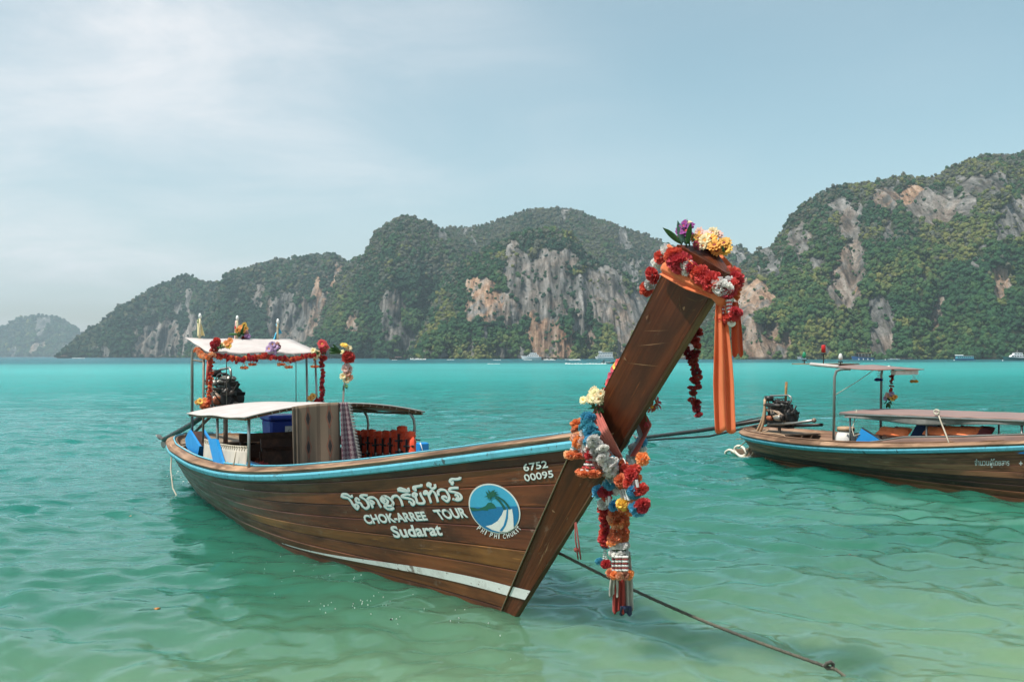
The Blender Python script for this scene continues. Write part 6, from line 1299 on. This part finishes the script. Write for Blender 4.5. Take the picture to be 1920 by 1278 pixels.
for k, pl in enumerate(([(1436, 745), (1432, 780), (1424, 800), (1412, 822), (1406, 840), (1398, 853), (1388, 856), (1376, 846), (1368, 842), (1361, 846), (1360, 850)], [(1434, 748), (1434, 782), (1428, 805), (1418, 820), (1416, 840), (1412, 852), (1405, 859), (1390, 857), (1378, 848), (1377, 838), (1386, 834), (1396, 840), (1400, 850)])):
    p_ = [H2.side(px, py, -.16-.05*k) for px, py in pl]; A = np.array([tuple(p) for p in p_]); u = np.linspace(0, len(p_)-1, 40); B = [tuple(np.interp(u_, range(len(p_)), A[:, c]) for c in range(3)) for u_ in u]
    for _ in range(3): B = [B[0]]+[tuple((B[i-1][c]+2*B[i][c]+B[i+1][c])/4 for c in range(3)) for i in range(1, 39)]+[B[-1]]
    m = 18; mb = MB(off=o_); mb.tube(B[:m], .026, 8); mb.build('hose_upper', M_TANH, hz_); mb = MB(off=o_); mb.tube(B[m-1:], .027, 8); mb.build('hose_lower', M_PVC, hz_)
sp_ = thing('tangled_rope', 'tangle of tan ropes tied at the stern of the cut off boat', 'rope', H2.W(-9.8, -.4, .6), H2.rz); o_ = Vector((-9.8, -.4, .6))
for pl in ([(1437, 822), (1436, 840), (1435, 868)], [(1451, 845), (1451, 855), (1442, 866)], [(1395, 815), (1420, 812), (1450, 812), (1470, 816), (1475, 820)], [(1380, 823), (1405, 822), (1425, 818)], [(1385, 838), (1402, 825), (1418, 815)], [(1408, 818), (1425, 812), (1440, 806)]):
    mb = MB(off=o_); mb.tube([H2.side(px, py, -.45) for px, py in pl], .010, 5); mb.build('rope', M_TANH, sp_)
for name, lab, px, py, cols, knob, bead in (('hanging_tassel', 'navy and white flower tassel hanging from the tan awning', 1648, 702, ('navy', 'navy'), 'white', 'white'), ('hanging_tassel', 'yellow flower tassel hanging at the corner of the tan awning', 1714, 705, ('yellow', 'gold'), 'yellow', 'white')):
    p = H2.side(px, py, .2 if px < 1700 else .72); m_ = Bunch(name, lab, 'tassel', p, 'tassels on the tan awning', H2); m_.malai(p+Vector((0, 0, .08)), .17, .062, cols, knob, 4, bead)
p = H2.side(1670, 745, .5); fb2 = Bunch('hanging_bouquet', 'pink and yellow bouquet with a red strand hanging over the tan roof', 'bouquet', p, None, H2)
fb2.strand([H2.side(1674, 694, .5), H2.side(1672, 712, .5), H2.side(1671, 730, .5), H2.side(1669, 738, .5)], .030, ['deepred', 'red'], .028, .4)
for px, py, r, c in ((1664, 741, .06, 'palepink'), (1672, 739, .055, 'lilac'), (1660, 747, .05, 'lilac'), (1673, 747, .055, 'yellow'), (1668, 745, .05, 'peach'), (1678, 744, .05, 'gold')): fb2.daisy(H2.side(px, py, .5), r, c, (-.2, -.9, .3), 'darkred' if c in ('yellow', 'gold') else 'cream', 9, .2)
for k in range(12): fb2.leaf(H2.side(1668+rg_.uniform(-5, 5), 752+rg_.uniform(-2, 4), .5), .10, (rg_.uniform(-.6, .6), rg_.uniform(-.6, .6), rg_.uniform(-1, .3)), 'green', k % 2)
# ================================================================== MOORING ROPE
mr = thing('mooring_rope', 'dark wet mooring rope running from the bow down into the shallow water', 'rope', on_water(1565, 1253)); o_ = on_water(1565, 1253)
A = at(1040, 1032, 7.35); B = on_water(1570, 1256); pts = [A.lerp(B, f)+Vector((0, 0, -.05*math.sin(f*math.pi))) for f in np.linspace(0, 1, 30)]+[B+Vector((.12, -.12, -.09)), B+Vector((.25, -.2, -.25))]
mb = MB(off=o_); mb.tube(pts, .011, 8)
for k in range(240):                                         # lay of the rope
    f = k/240; p = A.lerp(B, f)+Vector((0, 0, -.05*math.sin(f*math.pi))); q = A.lerp(B, f+.004)+Vector((0, 0, -.05*math.sin((f+.004)*math.pi))); a0 = k*.9; mb.tube([p+Vector((0, math.cos(a0), math.sin(a0)))*.009, q+Vector((0, math.cos(a0+.9), math.sin(a0+.9)))*.009], .0055, 4, cap=False)
mb.build('strand', M_DROPE, mr, loc=(0, 0, 0)); c_ = A.lerp(B, .975); mb = MB(off=o_); mb.tube([c_+Vector((.03*math.cos(i*1.1), .02*math.sin(i*2.3), .022*math.sin(i*1.1)+.01)) for i in range(9)], .013, 6); mb.build('knot', M_DROPE, mr, loc=(0, 0, 0))
rc = thing('red_rope', 'doubled red cord hanging from the prow to the mooring rope', 'rope', H1.W(*Sd(1080, 980, 0)), H1.rz); o_ = Sd(1080, 980, 0)
for dx in (-2, 3): mb = MB(off=o_); mb.tube([Sd(1079+dx*.3, 978, -.01), Sd(1081+dx, 1010, -.02), Sd(1086+dx, 1048, -.03)], .006, 6); mb.build('cord', M_RROPE, rc)
mb = MB(off=o_); mb.lathe([(0, -.02), (.018, -.012), (.02, .008), (0, .02)], 8, Sd(1081, 1030, -.02)); mb.build('knot', M_RROPE, rc)
# ================================================================== FLOATING LITTER, FOAM
for k, (px, py, L, col, lab) in enumerate(((295, 1142, .10, (.42, .16, .03), 'small orange leaf floating in front of the boat, towards the picture corner'), (1557, 1084, .13, (.45, .10, .06), 'reddish leaf floating beyond the mooring rope'), (250, 968, .10, (.40, .22, .12), 'tan leaf floating off the stern'), (1592, 1041, .05, (.10, .06, .04), 'dark leaf floating beneath the cut off boat'), (733, 1163, .03, (.02, .02, .02), 'tiny black leaf floating under the painted bow'), (10, 987, .12, (.50, .36, .28), 'pale leaf floating at the picture edge'))):
    p = on_water(px, py); mb = MB(); P = []
    for j in range(7):
        for q in (-1, 0, 1): f = j/6; P.append(((f-.5)*L, q*.25*L*math.sin(f*math.pi)**.8, .012+.006*math.sin(f*5)-.004*abs(q)))
    mb.slab(P, 7, 3, .003); o = mb.build('floating_leaf', paint('leaf_%d' % k, col, .6, .3)); o.location = p; o.rotation_euler = (0, 0, rg_.uniform(0, 3)); tag(o, lab, 'leaf', 'floating leaves')
mb = MB()
for k in range(95):
    px = rg_.gauss(690, 100); py = rg_.gauss(1125, 25)+ (px-690)*.25
    if k > 70: px, py = rg_.gauss(345, 12), rg_.gauss(893, 6)
    p = on_water(px, max(py, 880)); r = rg_.uniform(.0015, .005)*(1 if k <= 70 else 4.0); mb.lathe([(r, .004), (r*.7, .012), (0, .015)], 7, (p.x, p.y, .004))
o = mb.build('foam', M_WHITEP); tag(o, 'white foam flecks floating under the boat side', kind='stuff')
# ================================================================== FAR BOATS
MW = paint('far_white', (.72, .74, .74), .4, .12); MBL = paint('far_blue_hull', (.02, .10, .25), .4, .15); MTL = paint('far_green_hull', (.01, .10, .11), .4, .15); MGL = paint('far_glass', (.03, .05, .06), .15, .05); MDK = paint('far_dark_hull', (.04, .03, .025), .5, .2); MPK = paint('far_pink_roof', (.50, .30, .27), .6, .2); MTQ = paint('far_turquoise', (.10, .42, .50), .5, .2)
def far_boat(name, label, cat, px, py, wpx, kind, hull=None, face=1, grp='boats anchored across the bay'):
    p = on_water(px, py); d = p.y; L = wpx*d/FPX; e = thing(name, label, cat, p, 0, grp); hull = hull or MW; f = face
    def hullmesh(l, b, h, mat, bow=.18, fb=0.3):
        mb = MB(); n = 12; P = []
        for i in range(n+1):
            u = i/n; x = (u-.5)*l*f; w = b*.5*(1-max(0, (u-.55)/.45)**2.2)*(1 if i else .85); sh = h*(1+bow*max(0, u-.4)/.6*1.4)
            P += [(x, -w, sh), (x+(.06*l*f*u*u*-1), -w*.7, -.3), (x+(.06*l*f*u*u*-1), w*.7, -.3), (x, w, sh)]
        mb.grid(P, n+1, 4, False); mb.f.append([i*4 for i in range(n+1)]+[i*4+3 for i in range(n, -1, -1)]); mb.sm.append(False); mb.mi.append(0); mb.f.append([0, 1, 2, 3]); mb.sm.append(False); mb.mi.append(0); mb.build('hull', mat, e, fix=True)
    def bxp(name_, c, s, mat, bev=.0, par=None): mb = MB(); mb.box((c[0]*f, c[1], c[2]), s, None, bev); return mb.build(name_, mat, par or e)
    def deck(x0, x1, z0, z1, b, n, mat=MW, slope=0):
        mb = MB(); mb.prism([(x0*f, z0), (x1*f, z0), ((x1-slope)*f, z1), ((x0+slope*.3)*f, z1)], 1, b, (0, 0, 0)); c = mb.build('cabin', mat, e, fix=True)
        w = (x1-x0-slope)/max(1, n)
        for i in range(n): bxp('window', (x0+slope*.4+w*(i+.5), -b/2-.02, (z0+z1)/2+.08*(z1-z0)), (w*.68, .06, (z1-z0)*.42), MGL, 0, c)
        return c
    if kind == 'ferry':
        H_ = L*.10; hullmesh(L, L*.22, H_, hull); deck(-.46*L, .36*L, H_, H_+.12*L, .2*L, 9, hull if hull is MW else MW, .02*L); deck(-.44*L, .30*L, H_+.125*L, H_+.235*L, .19*L, 8, MW, .03*L); bxp('roof', (-.07*L, 0, H_+.245*L), (.80*L, .21*L, .018*L), MW); deck(.12*L, .30*L, H_+.255*L, H_+.32*L, .12*L, 2); tube_part('mast', [(.1*L*f, 0, H_+.25*L), (.1*L*f, 0, H_+.42*L)], .03, MW, e, 5)
    elif kind == 'yacht':
        H_ = L*.11; hullmesh(L, L*.26, H_, hull, .35); deck(-.38*L, .24*L, H_, H_+.11*L, .20*L, 5, MW, .09*L); deck(-.28*L, .10*L, H_+.112*L, H_+.19*L, .18*L, 3, MW, .06*L); bxp('roof', (-.1*L, 0, H_+.20*L), (.34*L, .18*L, .015*L), MW); tube_part('mast', [(-.08*L*f, 0, H_+.2*L), (-.1*L*f, 0, H_+.30*L)], .05, MW, e, 5)
    elif kind == 'speedboat':
        H_ = L*.07; hullmesh(L, L*.2, H_, hull, .45); deck(-.2*L, .22*L, H_, H_+.06*L, .15*L, 3, MW, .10*L); bxp('roof', (-.12*L, 0, H_+.085*L), (.3*L, .16*L, .012*L), MW)
        for x in (-.24, .0): tube_part('post', [(x*L*f, -.07*L, H_), (x*L*f, -.07*L, H_+.085*L)], .03, MW, e, 5)
        bxp('outboard_motor', (-.53*L, 0, H_*.9), (.06*L, .10*L, .09*L), MDK)
    elif kind == 'canopy':
        H_ = L*.10; hullmesh(L, L*.22, H_, hull, .5); bxp('roof', (-.08*L, 0, H_+.20*L), (.62*L, .22*L, .025*L), M_CAP if hull is MBL else MW); bxp('cabin', (-.1*L, 0, H_+.09*L), (.5*L, .16*L, .12*L), MDK)
        for i in range(5): tube_part('post', [((-.36+.14*i)*L*f, -.1*L, H_), ((-.36+.14*i)*L*f, -.1*L, H_+.2*L)], .05, MW, e, 5)
        for i in range(3): bxp('fender', ((-.2+.2*i)*L, -.12*L, H_*.3), (.035*L, .03*L, .07*L), MW)
    elif kind == 'houseboat':
        H_ = L*.08; hullmesh(L, L*.24, H_, hull, .2); deck(-.45*L, .42*L, H_, H_+.13*L, .22*L, 8, MTQ, .01*L); bxp('awning', (.27*L, 0, H_+.17*L), (.38*L, .23*L, .05*L), MW, .02*L); bxp('roof', (-.2*L, 0, H_+.15*L), (.5*L, .22*L, .02*L), M_CAP)
    elif kind == 'longtail':
        H_ = L*.055; hullmesh(L, L*.13, H_, hull, .9); tube_part('prow', [(.44*L*f, 0, H_*1.4), (.56*L*f, 0, H_+.13*L)], [.05, .03] if L > 6 else .04, hull, e, 6); bxp('roof', (-.02*L, 0, H_+.10*L), (.36*L, .12*L, .02*L), MPK)
        for x in (-.18, .0, .14): tube_part('post', [(x*L*f, -.05*L, H_), (x*L*f, -.05*L, H_+.1*L)], .03, MW, e, 5)
        bxp('engine', (-.42*L, 0, H_+.07*L), (.07*L, .06*L, .1*L), MDK); tube_part('shaft', [(-.42*L*f, 0, H_+.05*L), (-.75*L*f, 0, .1)], .04, MDK, e, 5)
        mb = MB(); mb.lathe([(.0, 0), (.14, .1), (.16, .5), (.1, .75), (.12, .85), (.1, 1.0), (0, 1.05)], 8, (-.30*L*f, 0, H_)); mb.build('steersman', MDK, e)
    return e
far_boat('ferry_boat', 'white two deck ferry at the foot of the cliffs, behind the prow', 'ferry', 1133, 672.6, 35, 'ferry', face=-1)
far_boat('motor_yacht', 'white motor yacht below the tall orange and grey cliff', 'yacht', 996, 673, 38, 'yacht', face=-1)
far_boat('tour_boat', 'pale blue tour boat moored under the yellow green slope left of the white yacht', 'boat', 931, 671.6, 26, 'ferry', MTQ, -1)
far_boat('longtail_boat', 'small longtail boat under way beside the white yacht', 'boat', 1030, 674, 30, 'longtail', MDK, 1, 'longtail boats under way across the bay')
far_boat('longtail_boat', 'small longtail boat with tan roof heading away below the round hill', 'boat', 746, 674.2, 34, 'longtail', MDK, -1, 'longtail boats under way across the bay')
far_boat('longtail_boat', 'dark longtail boat with pinkish roof near the far island', 'boat', 120, 671.2, 30, 'longtail', MDK, -1, 'longtail boats under way across the bay')
far_boat('longtail_boat', 'dark longtail boat speeding along just behind the red flowers on the prow', 'boat', 1140, 682, 26, 'longtail', MDK, 1, 'longtail boats under way across the bay')
far_boat('speedboat', 'tiny white speedboat between the yacht and the white ferry', 'boat', 1080, 674.5, 12, 'speedboat', face=1, grp='speedboats across the bay')
far_boat('motor_yacht', 'white motor yacht with a blue hull just beyond the orange scarf', 'yacht', 1389, 673.4, 35, 'yacht', MBL, -1)
far_boat('speedboat', 'low white speedboat behind the green signal lamp', 'boat', 1494, 673.4, 34, 'speedboat', face=-1, grp='speedboats across the bay')
far_boat('tour_boat', 'white tour boat behind the red signal lamp', 'boat', 1548, 673.0, 36, 'canopy', MW, -1)
far_boat('tour_boat', 'dark blue tour boat with a flat canopy beyond the tan awning', 'boat', 1617, 674.4, 42, 'canopy', MBL, -1)
for k, (px, w, kd) in enumerate(((1672, 14, 'speedboat'), (1683, 12, 'speedboat'), (1694, 14, 'longtail'), (1707, 18, 'longtail'))):
    far_boat('small_boat', ['small white boat, first of the cluster beyond the tan awning', 'small white boat, second of the cluster beyond the tan awning', 'small dark boat, third of the cluster beyond the tan awning', 'small dark boat with raised prow, last of the cluster beyond the tan awning'][k], 'boat', px, 673.8, w, kd, None if k < 2 else MDK, 1, 'small boats moored below the steep mountain')
far_boat('houseboat', 'dark blue boat with turquoise cabin and white awning below the yellow trees', 'boat', 1808, 674.9, 36, 'houseboat', MBL, -1)
far_boat('motor_yacht', 'white motor yacht with dark green hull at the picture edge', 'yacht', 1903, 675.5, 46, 'yacht', MTL, -1)
far_boat('small_boat', 'tiny dark boat below the pale cliff of the headland', 'boat', 293, 670.6, 9, 'longtail', MDK, 1, 'small boats off the headland'); far_boat('small_boat', 'tiny white boat moored beyond the flower stick', 'boat', 678, 671.5, 10, 'speedboat', None, 1, 'small boats off the headland')
mb = MB()
def wake(px0, px1, py, h):
    n = 14; d = on_water(960, py).y
    for k in range(n):
        px = px0+(px1-px0)*k/n; p = on_water(px, py+rg_.uniform(-.15, .15)); w = (px1-px0)/n*d/FPX*1.1; hh = h*d/FPX*rg_.uniform(.3, 1); mb.lathe([(w*.55, 0), (w*.5, hh*.4), (w*.25, hh), (0, hh*1.05)], 7, p)
for a in ((770, 800, 674.2, 3), (838, 852, 674.6, 1.2), (925, 940, 674.8, 1), (982, 998, 675, 1.5), (1020, 1042, 675.2, 3.0), (1068, 1090, 675.2, 2.4), (1062, 1140, 682.2, 1.6), (136, 160, 671.6, 1), (735, 745, 674.8, 1.2), (1060, 1074, 674.2, 1), (915, 938, 682, .8)): wake(*a)
o = mb.build('wake_foam', M_WHITEP); tag(o, 'white wakes of boats crossing the bay', kind='stuff')
for k, (px, py) in enumerate(((1369, 673.6), (1418, 673.2), (1466, 673.4), (1635, 675), (1660, 674.6), (1789, 675.5), (1880, 676))):
    p = on_water(px, py); mb = MB(); r = 1.1*p.y/FPX; mb.lathe([(0, -r), (r*.8, -r*.5), (r, 0), (r*.8, r*.6), (r*.2, r), (r*.18, r*1.5), (0, r*1.5)], 10, (0, 0, r*.3)); o = mb.build('mooring_buoy', MW); o.location = p; tag(o, 'tiny white mooring buoy ' + ('just off the bow of the blue hulled yacht', 'between the blue hulled yacht and the low speedboat', 'just off the bow of the low speedboat', 'at the stern of the dark blue tour boat', 'before the cluster of small boats', 'off the bow of the turquoise cabin boat', 'off the bow of the green hulled yacht')[k], 'buoy', 'mooring buoys')
# ================================================================== HAZE
def build_haze():
    mb = MB(); mb.box((300, 2300, 161), (9000, 5200, 346))
    m = bpy.data.materials.new('haze'); m.use_nodes = True; n = m.node_tree.nodes; n.clear()
    pv = n.new('ShaderNodeVolumePrincipled'); pv.inputs['Color'].default_value = (.70, .90, 1.0, 1); pv.inputs['Density'].default_value = HAZE; pv.inputs['Anisotropy'].default_value = .0
    ou = n.new('ShaderNodeOutputMaterial'); m.node_tree.links.new(pv.outputs[0], ou.inputs['Volume'])
    o = mb.build('haze', m); tag(o, 'thin pale sea haze filling the bay', kind='stuff')
HAZE = 0.00016
build_haze()
